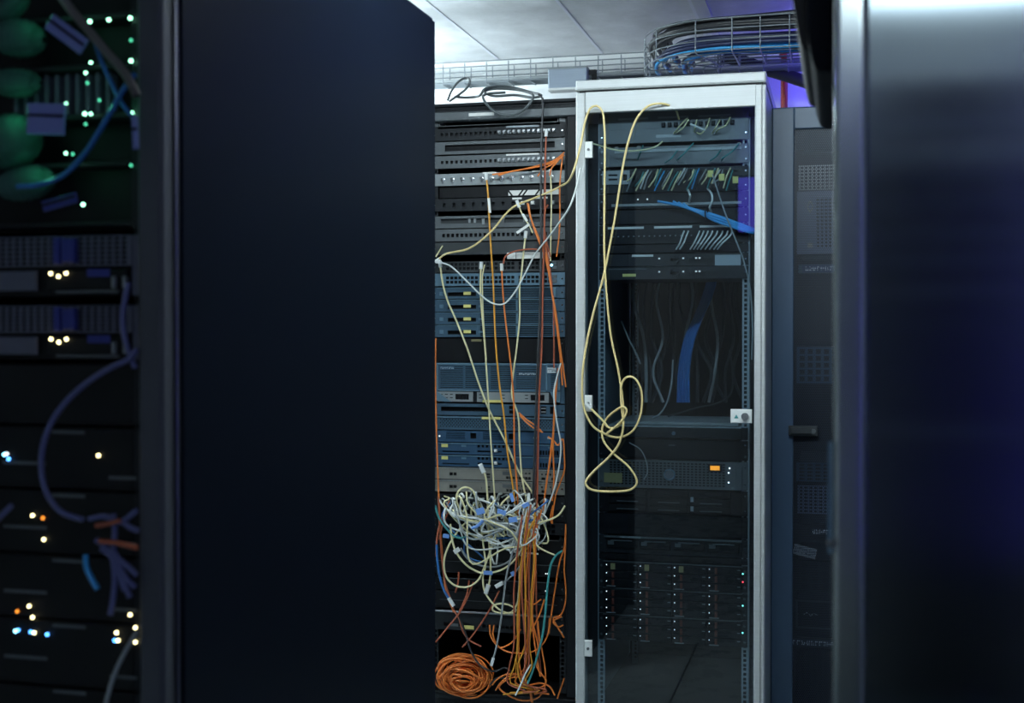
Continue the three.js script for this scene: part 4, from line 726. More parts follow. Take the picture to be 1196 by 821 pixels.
cable('short cream cable end sticking up at the left post', at(zl, [509, 300], [512, 295], [517, 287]), 0.0026, mt.creamCable);
cable('orange cable running down the left post of the open rack', at(zl + 0.01, [509, 395], [508.5, 430], [509, 470], [511, 540], [513, 590], [516, 640], [521, 690], [530, 715]), 0.003, mt.orangeCable, { seg: 60 });
cable('orange cable dropping past the second slim slate unit', at(zl + 0.016, [586, 312], [587, 335], [590, 370], [597, 430], [600, 470], [601, 530], [604, 570], [606, 620]), 0.003, mt.orangeCable, { plugs: 's' });
// power lead from the coil on the rack top
cable('thick dark grey cable hanging from the rack top the full height of the gear', at(zl + 0.05, [629, 110], [633, 113], [634, 122], [633, 150], [632, 200], [632, 300], [630, 380], [627, 450], [624, 540], [621, 620], [619, 680], [618, 740], [612, 770]), 0.0042, mt.darkCable, { seg: 90 });
cable('brown cable hanging beside the thick dark grey one', at(zl + 0.04, [637, 175], [636, 215], [635.5, 300], [632.5, 390], [630, 450], [627, 540], [624, 600], [622, 680], [620, 745]), 0.0036, mt.brownCable, { seg: 70 });
cable('orange cable hanging tight to the brown one', at(zl + 0.045, [638, 155], [637, 185], [636.5, 240], [634, 330], [633, 400], [630, 460], [628, 560], [626, 640], [627, 720], [632, 790]), 0.003, mt.rustCable, { plugs: 's', seg: 70 });
{
  const G = 'orange leads fanning from the right post', lab = 'orange lead fanning from the right post to the silver connectors';
  for (const p of [[[659, 178], [648, 187], [630, 193], [605, 199], [575, 204]], [[659, 181], [645, 190], [622, 196], [598, 200], [582, 205]], [[658, 180], [650, 190], [644, 197], [642, 205]], [[656, 184], [645, 192], [634, 198], [628, 206]], [[657, 183], [654, 215], [654, 250], [653, 275], [650, 300]]]) cable(lab, at(zl + 0.02, ...p), 0.0028, mt.orangeCable, { group: G });
  const G2 = 'orange leads falling from the spaced socket panel', l2 = 'orange lead falling from the spaced square sockets to the right post';
  for (const p of [[[616, 237], [619, 252], [627, 272], [633, 287], [640, 306], [643, 330], [650, 370], [655, 410], [661, 452]], [[617, 238], [621, 258], [628, 278], [636, 298], [641, 320], [645, 345], [652, 390], [655, 425], [657, 450]], [[637, 241], [636, 262], [637, 282], [640, 308], [644, 335], [649, 372], [654, 412]], [[640, 239], [636, 248], [637, 275], [643, 300]], [[637, 285], [641, 305], [646, 350], [647, 400], [647, 430]], [[632, 292], [620, 291], [600, 294], [590, 300], [588, 308]]]) cable(l2, at(zl + 0.024, ...p), 0.0029, p.length > 5 ? mt.orangeCable : mt.rustCable, { group: G2 });
  const G3 = 'orange leads beside the right rail', l3 = 'orange lead running down beside the right rail of the rack';
  for (const p of [[[655, 425], [651, 440], [648, 470], [646, 505], [643, 535], [638, 565], [634, 600]], [[652, 430], [650, 450], [648, 480], [646, 520], [647, 560], [645, 585]], [[645, 512], [641, 545], [637, 575], [634, 600]], [[606, 482], [615, 490], [624, 496], [632, 503]], [[607, 485], [616, 494], [627, 502], [634, 505]], [[640, 510], [646, 514], [652, 520], [657, 512], [659, 530], [659, 550], [655, 562], [650, 575], [647, 590], [645, 605], [645, 612], [643, 605], [646, 590]], [[661, 612], [659, 640], [654, 655], [648, 690], [644, 718], [641, 740]], [[661, 612], [660, 645], [659, 665], [661, 690], [660, 705], [655, 718], [646, 722], [650, 730], [659, 745]], [[656, 720], [646, 726], [652, 732], [658, 730]], [[659, 792], [655, 804], [651, 816]]]) cable(l3, at(zl + 0.02, ...p), 0.003, mt.orangeCable, { group: G3 });
}
cable('cream cable with a white flag crossing the spaced sockets', at(zl + 0.03, [605, 238], [609, 248], [613, 256], [618, 263], [622, 272]), 0.0028, mt.creamCable, { plugs: 's', tags: [[613, 254, 0.008, 0.03, mt.paper, 0.55], [611, 267, 0.009, 0.054, mt.paper, -1.0]], tz: zl + 0.038 });
cable('white cable curling from the right rail into the cable tangle', at(zl + 0.03, [655, 424], [650, 442], [647, 458], [650, 490], [655, 520], [653, 545], [646, 575], [636, 600], [628, 620], [625, 650], [623, 690], [621, 720]), 0.003, mt.whiteCable);
// tangle below
{
  const zt = ZL + 0.05;
  cable('cream cable loop with a white plug standing out of the upper tangle', at(zt + 0.05, [563, 547], [567, 556], [569, 575], [570, 600], [571, 630], [573, 660], [572, 678], [569, 688]), 0.0034, mt.creamCable, { plugs: 'se', pw: 0.014, pl: 0.034 });
  cable('cream cable arched in a small loop over the left of the tangle', at(zt + 0.04, [556, 606], [545, 603], [536, 592], [533, 582], [536, 573], [543, 569], [551, 572], [556, 582], [558, 596]), 0.0034, mt.creamCable);
  cable('cream cable in the largest loop at the left below the tangle', at(zt + 0.05, [548, 606], [535, 620], [523, 640], [518.5, 658], [522, 675], [532, 684], [546, 685.5], [558, 678], [565, 664], [572, 645], [579, 625], [579, 600]), 0.0034, mt.creamCable, { seg: 70 });
  cable('white cable swag with a bright blue tape flag below the tangle', at(zt + 0.06, [526, 612], [528, 630], [533, 645], [545, 660], [562, 669], [578, 668], [592, 662], [604, 650], [613, 634], [622, 608]), 0.0036, mt.creamCable, { tags: [[570, 669, 0.032, 0.014, mt.blueTape, 0], [533.5, 643, 0.024, 0.016, mt.paper, 0.6], [521, 626, 0.022, 0.014, mt.blueTape, -0.1]], tz: zt + 0.067 });
  cable('grey cable hanging in the deepest swag across the black panels', at(zt + 0.04, [538, 640], [546, 652], [560, 660], [577, 662], [592, 657], [604, 645], [613, 628], [620, 606]), 0.0034, mt.greyCable);
  cable('yellow cable dropping into a flat oval loop above the silver-edged unit', at(zt + 0.05, [561, 610], [565, 640], [567, 660], [564, 675], [566, 690], [574, 703], [585, 713], [597, 716.5], [603, 713], [598, 708], [586, 705], [577, 707], [575, 712], [584, 716], [597, 715], [604, 705], [606, 690], [608, 660], [614, 630]), 0.0032, mt.creamCable, { seg: 110 });
  cable('grey cable ending in a plug among the white flagged leads', at(zt + 0.045, [617, 645], [608, 660], [600, 670], [590, 679], [583, 683]), 0.0032, mt.greyCable, { plugs: 'e', pw: 0.014, pl: 0.03, tags: [[599, 670, 0.014, 0.016, mt.blueTape, 0.5]], tz: zt + 0.052 });
  cable('dark grey cable crossing the lower rack down to a white clip', at(zt + 0.07, [608, 610], [600, 640], [592, 670], [588, 700], [585, 725], [580, 755], [575, 773]), 0.0034, mt.greyCable, { plugs: 'e', pw: 0.01, pl: 0.03 });
  cable('teal cable bending down at the right of the lower rack', at(zt + 0.07, [657, 643], [650, 648], [644, 658], [640, 680], [637, 715], [633, 745], [627, 768], [619, 792], [610, 810]), 0.0042, mt.tealCable);
  cable('tan cable joining the teal one at the right rail', at(zt + 0.06, [622, 630], [628, 638], [638, 644], [650, 649]), 0.003, mt.creamCable);
  cable('teal cable slanting into the left of the tangle', at(zt + 0.06, [508, 590], [513, 605], [522, 618], [532, 627], [540, 628], [547, 624]), 0.0036, mt.tealCable);
  cable('blue cable curving down the left side of the lower rack', at(zt + 0.05, [510, 636], [511, 655], [514, 675], [519, 690], [527, 703]), 0.004, mt.blueCable, { plugs: 'e', pw: 0.012, pl: 0.034 });
  cable('light blue lead end lying in the middle of the tangle', at(zt + 0.09, [551, 617], [558, 614], [564, 608]), 0.006, mt.blueTape);
  // the countless alike leads of the tangle, one by one
  const lead = (mat, word, n, f) => { for (let i = 0; i < n; i++) cable(`${word} patch lead knotted into the cable tangle`, f(i), rr(0.0026, 0.0036), mat, { group: `${word} leads of the tangle`, seg: 36 }); };
  const free = (i, n) => {
    const x0 = 512 + (i + rnd()) / n * 122, y0 = rr(579, 600), up = y0 + rr(-9, 4), x1 = rr(606, 630), y1 = rr(616, 650), sag = rr(598, 636) + (rnd() < 0.22 ? rr(12, 34) : 0), z = zt + rr(0, 0.06);
    const pts = [[x0, y0, ZL + 0.008], [x0 + rr(-3, 7), up, z], [x0 + rr(-8, 16), y0 + rr(6, 16), z + 0.02], [x0 * 0.6 + x1 * 0.4 + rr(-24, 20), sag, z + rr(0.01, 0.04)]];
    if (rnd() < 0.6) pts.push([x0 * 0.3 + x1 * 0.7 + rr(-8, 8), (sag + y1) / 2 + rr(-14, 6), z + 0.02], [x1, y1, z]);
    else pts.push([x0 + rr(8, 36), sag - rr(4, 22), z + 0.02], [x0 + rr(-10, 40), rr(586, 612), z]);
    return pts;
  };
  lead(mt.whiteCable, 'white', 24, (i) => free(i, 24));
  lead(mt.creamCable, 'cream', 13, (i) => free(i, 13));
  lead(mt.greyCable, 'grey', 12, (i) => free(i, 12));
  lead(mt.blueCable, 'blue', 3, (i) => free(i, 3));
  for (let i = 0; i < 9; i++) { const x = 524 + i * 11.5 + rr(-2, 2), y = rr(580, 594); cable('short white plug lead standing out of the hidden patch panel', [[x, y, ZL + 0.01], [x + rr(1, 4), y - rr(2, 7), zt + 0.02], [x + rr(4, 9), y - rr(-2, 8), zt + 0.05]], 0.004, mt.whiteCable, { group: 'short plug leads above the tangle', plugs: 's', seg: 12 }); }
  for (const [x, y, w, h, r] of [[561, 597, 0.03, 0.022, 0.3], [586, 598, 0.03, 0.016, -0.3], [599, 607, 0.03, 0.018, 0.2], [614, 590, 0.026, 0.014, 0.5], [598, 581, 0.012, 0.03, 0.3]]) { const p = P(x, y, zt + 0.1), m = mk('tape_flag', CB(w, h, 0.003, 0.001), mt.blueTape); m.position.copy(p); m.rotation.z = r; tag(m, 'small blue tape flag stuck among the tangled leads', 'tape', 'blue tape flags'); }
  // orange strands
  const G = 'orange strands falling below the tangle', lab = 'orange strand falling through the lower rack below the tangle';
  for (let i = 0; i < 9; i++) { const x = 603 + i * 2.3 + rr(-1.6, 1.6); cable(lab, at(zt + 0.05 + rr(0, 0.04), [x + rr(4, 14), rr(585, 605)], [x + rr(2, 8), 625], [x + rr(0, 4), 655], [x + rr(-2, 2), 690], [x + rr(-3, 3), 725], [x + rr(-4, 5) + (i > 7 ? 4 : 0), 755], [x + rr(-6, 8) + (i > 7 ? 10 : -2), 778], [x + rr(-10, 12) + (i > 7 ? 8 : -5), 797], [x + rr(-16, 26), 806], [x + rr(-34, 38), 809 + rr(-1, 2)]), 0.003, i % 3 === 1 ? mt.saffronCable : i % 3 ? mt.orangeCable : mt.rustCable, { group: G, seg: 50 }); }
  const G4 = 'orange leads of the lower left', l4 = 'thin orange lead crossing the lower left of the rack';
  for (const p of [[[521, 690], [530, 712], [536, 722], [541, 738], [549, 748], [562, 755]], [[548, 678], [545, 695], [540, 707], [536, 716]], [[553, 680], [545, 700], [537, 715], [522, 734], [509, 750]], [[583, 690], [572, 712], [555, 738], [540, 756]], [[512, 580], [514, 620], [516, 650], [520, 680], [528, 705]], [[525, 585], [516, 605], [511, 625], [509, 650]], [[530, 588], [518, 610], [513, 630]], [[536, 668], [535, 680], [532, 692]]]) cable(l4, at(zt + 0.03, ...p), 0.003, mt.rustCable, { group: G4 });
  const G5 = 'orange loops under the silver-edged unit', l5 = 'orange lead looping below the silver-edged unit';
  for (const p of [[[572, 730], [573, 742], [579, 752], [590, 760], [605, 763], [622, 761], [634, 752], [640, 740], [642, 722]], [[577, 730], [576, 742], [583, 756], [598, 750], [608, 735]], [[628, 725], [630, 745], [634, 765], [637, 785], [636, 803], [628, 815], [610, 818], [592, 811], [583, 803], [590, 795], [602, 790]], [[579, 806], [585, 797], [596, 789], [606, 788], [615, 795], [620, 808], [622, 820]], [[575, 800], [580, 794], [590, 788], [602, 787], [612, 792], [618, 804], [621, 820]], [[610, 762], [618, 742], [630, 718], [636, 700]], [[632, 700], [622, 706], [612, 700]], [[605, 800], [618, 800], [632, 798], [642, 802], [648, 812]], [[620, 690], [622, 730], [626, 762], [631, 790]]]) cable(l5, at(zt + 0.06, ...p), 0.003, mt.orangeCable, { group: G5, seg: 60 });
  cable('black cable curving through the bottom of the rack', at(zt + 0.03, [536, 720], [544, 740], [550, 760], [562, 778], [578, 784], [590, 780], [598, 786], [592, 792], [580, 792], [572, 800]), 0.0036, mt.darkCable);
  cable('pale blue lead end leaning on the orange strands at the rack bottom', at(zt + 0.1, [620, 776], [614, 786], [608, 800], [602, 812]), 0.003, mt.whiteCable);
  // coil
  const c = P(543, 786, ZL + 0.02), pts = [];
  for (let i = 0; i < 34 * 10; i++) { const k = i / 10, a = i / 10 * Math.PI * 2 * 0.985, big = k < 20 ? 0.72 + 0.28 * Math.sin(k * 2.4) : 0.30 + 0.25 * Math.sin(k * 1.9), sk = k < 20 ? 1 : 0.8, rx = 0.026 + 0.070 * big, ry = (0.016 + 0.056 * big) * sk; pts.push(new THREE.Vector3(Math.cos(a) * rx + Math.sin(k * 1.7) * 0.012 + (k < 20 ? 0 : 0.012), ry * Math.sin(a + 0.25 * Math.sin(k)) + Math.cos(k * 1.3) * 0.007 - (1 - big) * 0.022, 0.02 + 0.03 * Math.sin(k * 0.9) + 0.014 * Math.sin(a * 2 + k) + (k < 20 ? 0 : 0.02))); }
  const m = mk('cable_coil', tubeGeo(pts, 0.0032, 1000, 6), mt.orangeCable); m.position.copy(c); tag(m, 'bright orange cable wound into a round coil at the rack bottom', 'cable coil');
}
// coil of grey cable on top of the open rack
{
  const z = ZL + 0.03, dz = (i) => [0.02, 0, -0.03, -0.05, -0.02, 0.015][i % 6];
  const loop = [[523, 117], [527, 107], [536, 95], [544, 91], [549, 94], [545, 103], [534, 112], [525, 118]].map(([a, b], i) => [a, b, z - 0.06 + dz(i)]);
  cable('grey cable loop standing up at the left end of the rack top', loop, 0.0042, mt.coilCable);
  cable('dark grey cable coiled on the rack top with one bight hanging over the front', [[531, 113, z - 0.06], [545, 114, z - 0.05], [556, 113, z - 0.04], [562, 110, z + 0.01], [566, 104, z - 0.02], [578, 101, z - 0.06], [598, 102, z - 0.1], [617, 107, z - 0.08], [632, 112, z + 0.01], [624, 114, z + 0.02], [600, 111, z - 0.03], [576, 112, z - 0.03], [566, 108, z - 0.02], [574, 104, z - 0.06], [596, 104, z - 0.06], [614, 107, z - 0.02], [623, 113, z + 0.035], [618, 122, z + 0.04], [606, 132, z + 0.036], [592, 135, z + 0.036], [577, 130, z + 0.036], [568, 121, z + 0.036], [564, 114, z + 0.03], [568, 110, z - 0.01], [590, 108, z - 0.05]], 0.0046, mt.coilCable, { seg: 150, radial: 7 });
}
// leads inside the white cabinet
{
  const z0 = ZW + 0.015;
  const short = (label, group, mat, list, r = 0.0026) => { for (const p of list) cable(label, p.map(([a, b], i) => [a, b, z0 + 0.03 * Math.sin(Math.PI * i / (p.length - 1))]), r, mat, { group, seg: 16 }); };
  short('short yellow lead bent down behind the top of the glass', 'yellow leads at the glass top', mt.creamCable, [[[803, 138], [795, 146], [787, 156]], [[804, 140], [798, 149], [790, 155]], [[814, 140], [812, 147], [811, 154]], [[829, 138], [825, 149], [819, 156], [814, 155]], [[841, 140], [836, 149], [832, 156]], [[853, 137], [847, 147], [840, 150], [836, 155]]]);
  cable('white lead tying the short yellow leads behind the glass', at(z0 + 0.03, [806, 145], [812, 147], [818, 150], [824, 152]), 0.003, mt.whiteCable);
  short('short teal lead hanging in front of the bright label bar', 'teal leads behind the glass', mt.tealCable, [[[751, 170], [748, 178], [745, 186]], [[791, 176], [784, 185], [777, 190]], [[810, 167], [802, 176], [794, 184], [791, 187]], [[842, 175], [836, 183], [829, 188]], [[863, 168], [855, 177], [845, 184], [843, 187]]]);
  const cols = [mt.whiteCable, mt.creamCable, mt.tealCable, mt.greyCable, mt.skyCable, mt.darkCable], words = ['white', 'cream', 'teal', 'grey', 'sky blue', 'black'];
  for (let i = 0; i < 34; i++) { const x = 738 + i * 3.5 + rr(-1, 1), y = rr(200, 206), k = [3, 1, 5, 2, 1, 0, 3, 5, 1, 2, 4, 5][i % 12]; cable(`short ${words[k]} patch lead bristling from the crowded switch behind the glass`, [[x, y, z0 - 0.004], [x + 2, y - 4, z0 + 0.03], [x - rr(1, 4), y + rr(3, 7), z0 + 0.045], [x - rr(5, 10), y + rr(10, 20), z0 + 0.03]], 0.0026, cols[k], { group: `${words[k]} patch leads of the crowded switch`, seg: 14 }); }
  for (const [x, y] of [[830, 203], [843, 207], [859, 210]]) { const m = mk('lead_tag', CB(0.018, 0.022, 0.004, 0.002), mt.yellowTag); m.position.copy(P(x, y, z0 + 0.05)); tag(m, 'yellow tag on the coloured patch leads behind the glass', 'tag', 'yellow lead tags'); }
  const bl = 'light blue cable in the bundle sweeping to the right rail';
  for (let i = 0; i < 6; i++) cable(bl, at(z0 + 0.035, [768 + i * 6, 235 + (i % 3) * 1.2], [785 + i * 4, 238 + i * 1.0], [810 + i * 2, 244 + i * 1.3], [835, 251 + i * 1.4, 0.008 * (i % 2)], [858, 259 + i * 1.4], [874, 265 + i * 1.2, -0.01], [882, 268 + i, -0.03]), 0.0042, mt.skyCable, { group: 'light blue cable bundle' });
  { const p = P(825, 249, z0 + 0.045), m = mk('cable_tie', new THREE.TorusGeometry(0.016, 0.0025, 6, 16).scale(0.5, 1.2, 1).rotateY(1.2), mt.black); m.position.copy(p); tag(m, 'black tie around the light blue cable bundle', 'cable tie'); }
  cable('grey cable running from the coloured leads down the inside of the right rail', at(z0 + 0.05, [832, 203], [838, 222], [846, 246], [856, 272], [867, 300], [874, 325], [877, 345], [879, 380], [878, 420]), 0.0028, mt.greyCable);
  short('white curled lead hanging under the coloured leads', 'curled white leads', mt.whiteCable, [[[803, 221], [806, 228], [805, 236]], [[826, 220], [831, 226], [832, 234], [829, 242], [831, 247]]], 0.0036);
  const gr = []; for (let i = 0; i < 10; i++) { const x = [799, 804, 817, 822, 827, 832, 838, 844, 850, 855][i]; gr.push([[x, 270], [x - 2, 275], [x - 5 - i * 0.7, 284], [x - 9 - i * 0.9, 291]]); }
  short('grey lead drooping from the black patch panel behind the glass', 'drooping grey leads behind the glass', mt.whiteCable, gr, 0.0028);
  // the dark opening: leads hanging at the back
  for (let i = 0; i < 16; i++) { const x = 742 + i * 8 + rr(-3, 3); cable('dark cable hanging at the back of the open bay above the sliding shelf', at(ZW - 0.45 + rr(-0.1, 0.1), [x + rr(-4, 4), 318], [x + rr(-6, 6), 350], [x + rr(-9, 9), 395], [x + rr(-12, 12), 435], [x + rr(-12, 12), 470]), rr(0.004, 0.007), i % 4 ? mt.darkCable : mt.greyCable, { group: 'dark cables at the back of the open bay', seg: 24 }); }
  for (let i = 0; i < 5; i++) cable('blue cable in the bundle hanging at the back of the open bay', at(ZW - 0.3 + 0.01 * i, [830 + i * 2, 318], [822 + i * 2.2, 345], [812 + i * 2, 370], [800 + i * 2.4, 398], [794 + i * 2.6, 430], [792 + i * 3, 470]), 0.006, mt.blueCable, { group: 'blue cable bundle in the open bay' });
  cable('pale cable bowing down onto the sliding shelf', at(ZW - 0.12, [786, 420], [784, 450], [778, 472], [770, 484], [762, 488]), 0.0032, mt.greyCable);
  cable('grey cable lying across the back of the sliding shelf', at(ZW - 0.22, [852, 408], [856, 440], [852, 462], [835, 472], [815, 476], [795, 482], [780, 486]), 0.0034, mt.darkCable);
  cable('pale slanting cable at the left back of the open bay', at(ZW - 0.3, [726, 375], [734, 395], [744, 415], [748, 425]), 0.0034, mt.greyCable);
  cable('thin dark cable arched over the left of the orange-display server', at(ZW + 0.05, [735, 517], [748, 525], [755, 540], [756, 552], [752, 560]), 0.002, mt.greyCable);
}
// leads in the left front rack
{
  const z = ZFG + 0.05;
  cable('lilac cable arcing down the left foreground rack', at(z, [160, 408], [152, 418], [128, 430], [100, 448], [75, 472], [57, 500], [49, 530], [50, 560], [58, 582], [72, 598], [97, 607]), 0.0048, mt.lilacCable);
  cable('lilac cable running down beside the upper mesh server', at(z - 0.01, [150, 330], [146, 350], [143, 372], [146, 395], [152, 415], [158, 430]), 0.0046, mt.lilacCable);
  cable('fuzzy pale cable slanting across the upper left foreground', at(z + 0.02, [66, -12], [85, 14], [104, 36], [122, 58], [138, 76], [150, 92], [160, 112]), 0.0068, mt.fuzzy);
  cable('blue cable curving under the green lights', at(z + 0.01, [158, 86], [142, 108], [130, 130], [115, 155], [97, 182], [72, 206], [45, 216], [20, 218]), 0.0042, mt.blueCable);
  cable('thin blue cable crossing the curved blue one', at(z, [108, 40], [118, 70], [130, 96], [142, 120], [158, 140]), 0.0032, mt.blueCable);
  cable('grey lead hanging at the bottom left foreground', at(z, [160, 738], [148, 758], [136, 782], [126, 812], [122, 830]), 0.0036, mt.greyCable);
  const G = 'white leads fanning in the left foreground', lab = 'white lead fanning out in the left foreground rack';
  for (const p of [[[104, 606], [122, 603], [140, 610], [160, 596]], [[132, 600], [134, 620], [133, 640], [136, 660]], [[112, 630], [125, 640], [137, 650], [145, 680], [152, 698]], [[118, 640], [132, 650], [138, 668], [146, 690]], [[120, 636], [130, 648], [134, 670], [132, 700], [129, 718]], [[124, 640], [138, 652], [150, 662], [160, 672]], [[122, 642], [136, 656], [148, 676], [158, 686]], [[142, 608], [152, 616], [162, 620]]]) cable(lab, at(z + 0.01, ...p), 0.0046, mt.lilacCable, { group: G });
  for (const p of [[[112, 614], [125, 612], [140, 608]], [[116, 632], [135, 634], [160, 640]]]) cable('dark red lead lying across the white leads in the left foreground', at(z + 0.03, ...p), 0.004, mt.rustCable, { group: 'dark red leads in the left foreground' });
  for (const p of [[[100, 648], [101, 662], [107, 676], [114, 688]]]) cable('sky blue lead hanging left of the white lead fan', at(z + 0.01, ...p), 0.0046, mt.skyCable);
  cable('lilac lead stub at the left picture edge', at(z + 0.01, [-8, 612], [4, 600], [14, 590]), 0.0046, mt.lilacCable);
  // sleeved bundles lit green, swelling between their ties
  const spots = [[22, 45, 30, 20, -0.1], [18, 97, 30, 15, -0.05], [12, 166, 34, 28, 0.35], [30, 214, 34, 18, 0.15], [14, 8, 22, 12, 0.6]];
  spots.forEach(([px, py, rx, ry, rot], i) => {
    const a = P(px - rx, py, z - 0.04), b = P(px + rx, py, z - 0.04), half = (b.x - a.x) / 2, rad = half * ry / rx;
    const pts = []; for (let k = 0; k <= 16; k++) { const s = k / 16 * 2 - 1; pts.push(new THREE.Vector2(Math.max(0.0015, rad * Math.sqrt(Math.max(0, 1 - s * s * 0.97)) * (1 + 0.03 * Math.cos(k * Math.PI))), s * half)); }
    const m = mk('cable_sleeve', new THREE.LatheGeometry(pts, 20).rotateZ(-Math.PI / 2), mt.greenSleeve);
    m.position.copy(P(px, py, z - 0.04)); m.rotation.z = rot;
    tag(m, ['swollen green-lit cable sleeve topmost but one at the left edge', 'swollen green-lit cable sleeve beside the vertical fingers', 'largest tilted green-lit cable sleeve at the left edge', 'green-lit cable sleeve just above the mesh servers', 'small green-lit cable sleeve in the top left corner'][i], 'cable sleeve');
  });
  const box = (label, px, py, w, h, rot, m) => { const t = thing('cable_label', label, 'label', P(px, py, z + 0.012).toArray()); const c = mk('card', CB(w, h, 0.006, 0.002), m, t); mk('crease', B(w * 0.98, 0.004, 0.002, 0, h * 0.1, 0.0036), mt.black, t); t.rotation.z = rot; return c; };
  const lb = mt.labelBlue = M(0.16, 0.19, 0.46, 0.6);
  box('pale blue folded label block hanging in the upper left foreground', 54, 139, 0.066, 0.048, -0.06, lb);
  box('bluish label strip slanting under the fuzzy cable', 78, 40, 0.075, 0.026, -0.62, lb);
  box('vivid blue label slip tilted above the mesh servers', 70, 236, 0.06, 0.016, 0.22, mt.navy);
  box('short blue label hanging by the rack post', 158, 155, 0.01, 0.05, 0.05, lb);
}

// ---------------------------------------------------------------- above the racks
function wireTray(label, path, width, height, step, wires) {
  // path: points along the bottom centre line; the tray has two side walls and a bottom of welded wires
  const at0 = path[0].clone(), t = thing('wire_tray', label, 'cable tray', at0.toArray());
  const c = new THREE.CatmullRomCurve3(path.map((p) => p.clone().sub(at0)), false, 'centripetal'), n = Math.max(12, Math.round(c.getLength() / 0.05));
  const fr = Array.from({ length: n + 1 }, (_, i) => { const p = c.getPointAt(i / n), d = c.getTangentAt(i / n), s = new THREE.Vector3(-d.z, 0, d.x).normalize(); return [p, s]; });
  const off = (i, u, v) => fr[i][0].clone().addScaledVector(fr[i][1], u).add(new THREE.Vector3(0, v, 0));
  const lanes = []; for (let k = 0; k <= wires; k++) { lanes.push([-width / 2, height * k / wires]); lanes.push([width / 2, height * k / wires]); } for (let k = 1; k < 5; k++) lanes.push([-width / 2 + width * k / 5, 0]);
  for (const [u, v] of lanes) mk('long_wire', tubeGeo(fr.map((_, i) => off(i, u, v)), 0.0026, n * 2, 5), mt.wire, t);
  const L = c.getLength(), m = Math.round(L / step);
  for (let k = 0; k <= m; k++) { const q = k / m, p = c.getPointAt(q), d = c.getTangentAt(q), s = new THREE.Vector3(-d.z, 0, d.x).normalize(), V = (u, v) => p.clone().addScaledVector(s, u).add(new THREE.Vector3(0, v - 0.004, 0)); mk('cross_wire', tubeGeo([V(-width / 2, height), V(-width / 2, height * 0.5), V(-width / 2, 0.002), V(-width / 2 + 0.004, 0), V(0, 0), V(width / 2 - 0.004, 0), V(width / 2, 0.002), V(width / 2, height * 0.5), V(width / 2, height)], 0.0026, 18, 5), mt.wire, t); }
  return fr.map(([p, s]) => [p.clone().add(at0), s]);
}
{
  const y = EYE + 1.062, fr = wireTray('straight wire cable tray along the back wall under the ceiling', [new THREE.Vector3(-2.6, y, -5.3), new THREE.Vector3(-1.6, y, -5.3), new THREE.Vector3(-0.6, y, -5.3), new THREE.Vector3(0.4, y, -5.3), new THREE.Vector3(2.0, y, -5.3)], 0.1, 0.088, 0.096, 2);
  for (let k = 0; k < 3; k++) { const m = mk('tray_cable', tubeGeo(fr.map(([p, s], i) => p.clone().addScaledVector(s, -0.03 + k * 0.025 + 0.004 * Math.sin(i * 0.5 + k)).add(new THREE.Vector3(0, 0.013 + 0.004 * (k % 2), 0))), 0.009, 120, 6), k % 3 ? mt.greyCable : (mt.oliveCable ??= M(0.14, 0.17, 0.10, 0.5))); tag(m, 'thick dull cable lying along the straight wall tray', 'cable', 'cables in the straight wall tray'); }
  const b0 = P(642, 107, -5.2), b1 = P(687, 80, -5.2), w = b1.x - b0.x, h = b1.y - b0.y, t = thing('junction_box', 'brushed metal junction box with a white bottom edge on the wall tray', 'box', [(b0.x + b1.x) / 2, b0.y, -5.2]);
  mk('case', CB(w, h, 0.06, 0.003, 0, h / 2, 0), (mt.boxSteel ??= M(0.34, 0.40, 0.48, 0.28, 0.35, { map: tBrushed })), t); mk('bottom_edge', CB(w * 1.02, 0.01, 0.066, 0.002, 0, 0.003, 0), mt.whitePlastic, t); mk('top_edge', CB(w * 1.01, 0.006, 0.064, 0.002, 0, h, 0), mt.lightGrey, t);
  const bp = mk('bracket', [B(0.03, 0.02, 0.02, w / 2 + 0.012, h * 0.85, -0.02), B(0.02, 0.05, 0.015, w / 2 + 0.02, h * 0.7, -0.03)], mt.black, t); bp.name = 'bracket';
}
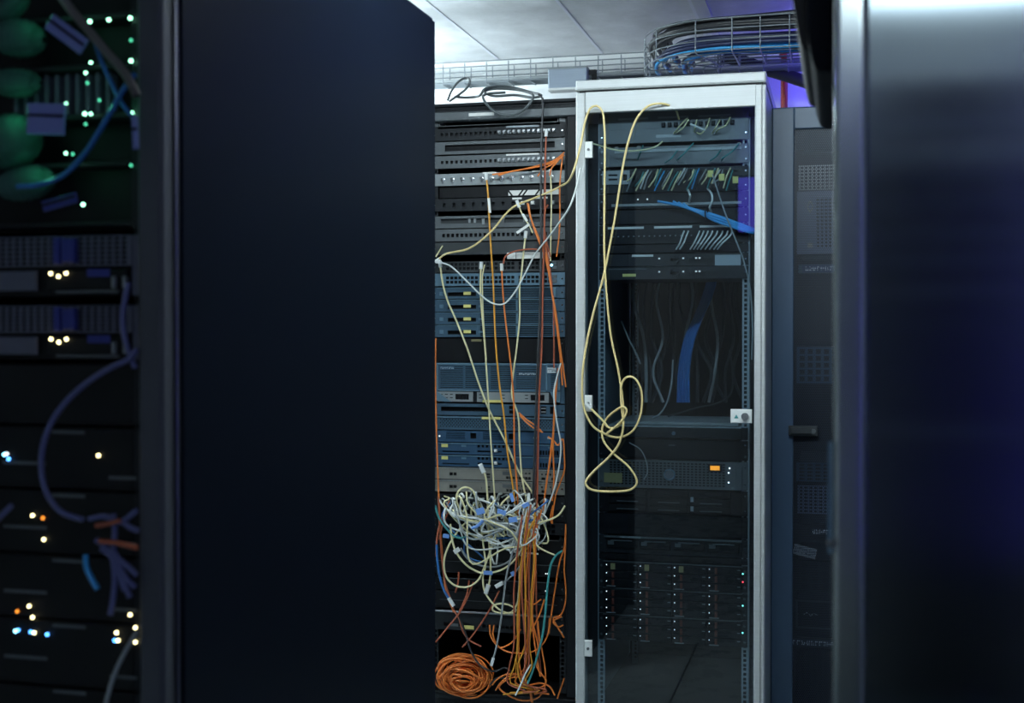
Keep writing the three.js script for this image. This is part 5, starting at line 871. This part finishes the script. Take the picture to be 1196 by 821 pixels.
{
  const y = EYE + 1.015, pts = [new THREE.Vector3(1.3, y, -4.80), new THREE.Vector3(0.5, y, -4.80), new THREE.Vector3(0.0, y, -4.80), new THREE.Vector3(-0.3, y, -4.80), new THREE.Vector3(-0.45, y, -4.81), new THREE.Vector3(-0.54, y, -4.85), new THREE.Vector3(-0.585, y, -4.93), new THREE.Vector3(-0.6, y, -5.03), new THREE.Vector3(-0.6, y, -5.15)];
  const fr = wireTray('wire cable tray curving back above the white cabinet', pts, 0.28, 0.115, 0.1, 3);
  const lay = (label, group, mat, r, u, v, wob) => { const m = mk('tray_cable', tubeGeo(fr.map(([p, s], i) => p.clone().addScaledVector(s, u + wob * Math.sin(i * 0.35 + u * 40)).add(new THREE.Vector3(0, v + wob * 0.6 * Math.cos(i * 0.5 + v * 90), 0))), r, 90, 6), mat); tag(m, label, 'cable', group); };
  for (let k = 0; k < 9; k++) lay('black cable heaped on the curved wire tray', 'black cables on the curved tray', mt.darkCable, 0.008, -0.12 + (k % 5) * 0.02, 0.09 + 0.018 * Math.floor(k / 3) - (k % 2) * 0.01, 0.006);
  for (let k = 0; k < 6; k++) lay('dark navy cable lying in the curved wire tray', 'navy cables in the curved tray', (mt.inkCable ??= M(0.02, 0.03, 0.09, 0.45)), 0.009, -0.10 + k * 0.035, 0.03 + 0.02 * (k % 3), 0.006);
  for (let k = 0; k < 5; k++) lay('bright blue cable lying low in the curved wire tray', 'blue cables in the curved tray', mt.skyCable, 0.007, -0.09 + k * 0.03, 0.016 + 0.014 * (k % 3), 0.008);
  // duct and pipes on the back wall
  const d0 = P(822, 82, -5.45), t = thing('wall_duct', 'white cable duct on the back wall behind the curved tray', 'duct', [d0.x, d0.y - 0.3, -5.5]);
  mk('channel', CB(0.13, 0.5, 0.09, 0.006, 0.07, 0.2, 0), mt.whitePlastic, t); mk('cover', CB(0.10, 0.49, 0.02, 0.004, 0.07, 0.2, 0.05), mt.whitePlastic, t);
  const rp = P(916, 62, -5.15), rb = thing('sprinkler_pipe', 'red sprinkler pipe standing behind the mesh-door cabinet', 'pipe', [rp.x, 0, -5.48]);
  const rx = P(916, 90, -5.48).x - rp.x;
  mk('pipe', CYL(0.0145, CEIL - 0.005, 'y', rx, CEIL / 2, 0, 16), mt.redPaint, rb); mk('collar', [CYL(0.022, 0.02, 'y', rx, PY(916, 64, -5.48), 0, 16), CYL(0.02, 0.012, 'y', rx, CEIL - 0.008, 0, 16)], mt.redPaint, rb);
  cable('thick black insulated pipe sloping behind the white cabinet', [[845, 66, -5.35], [862, 70, -5.35], [885, 78, -5.35], [915, 87, -5.35], [945, 97, -5.35], [975, 107, -5.35], [1010, 119, -5.35]], 0.026, mt.foam, { name: 'insulated_pipe', category: 'pipe', radial: 14 });
}

renderer.render(scene, camera);
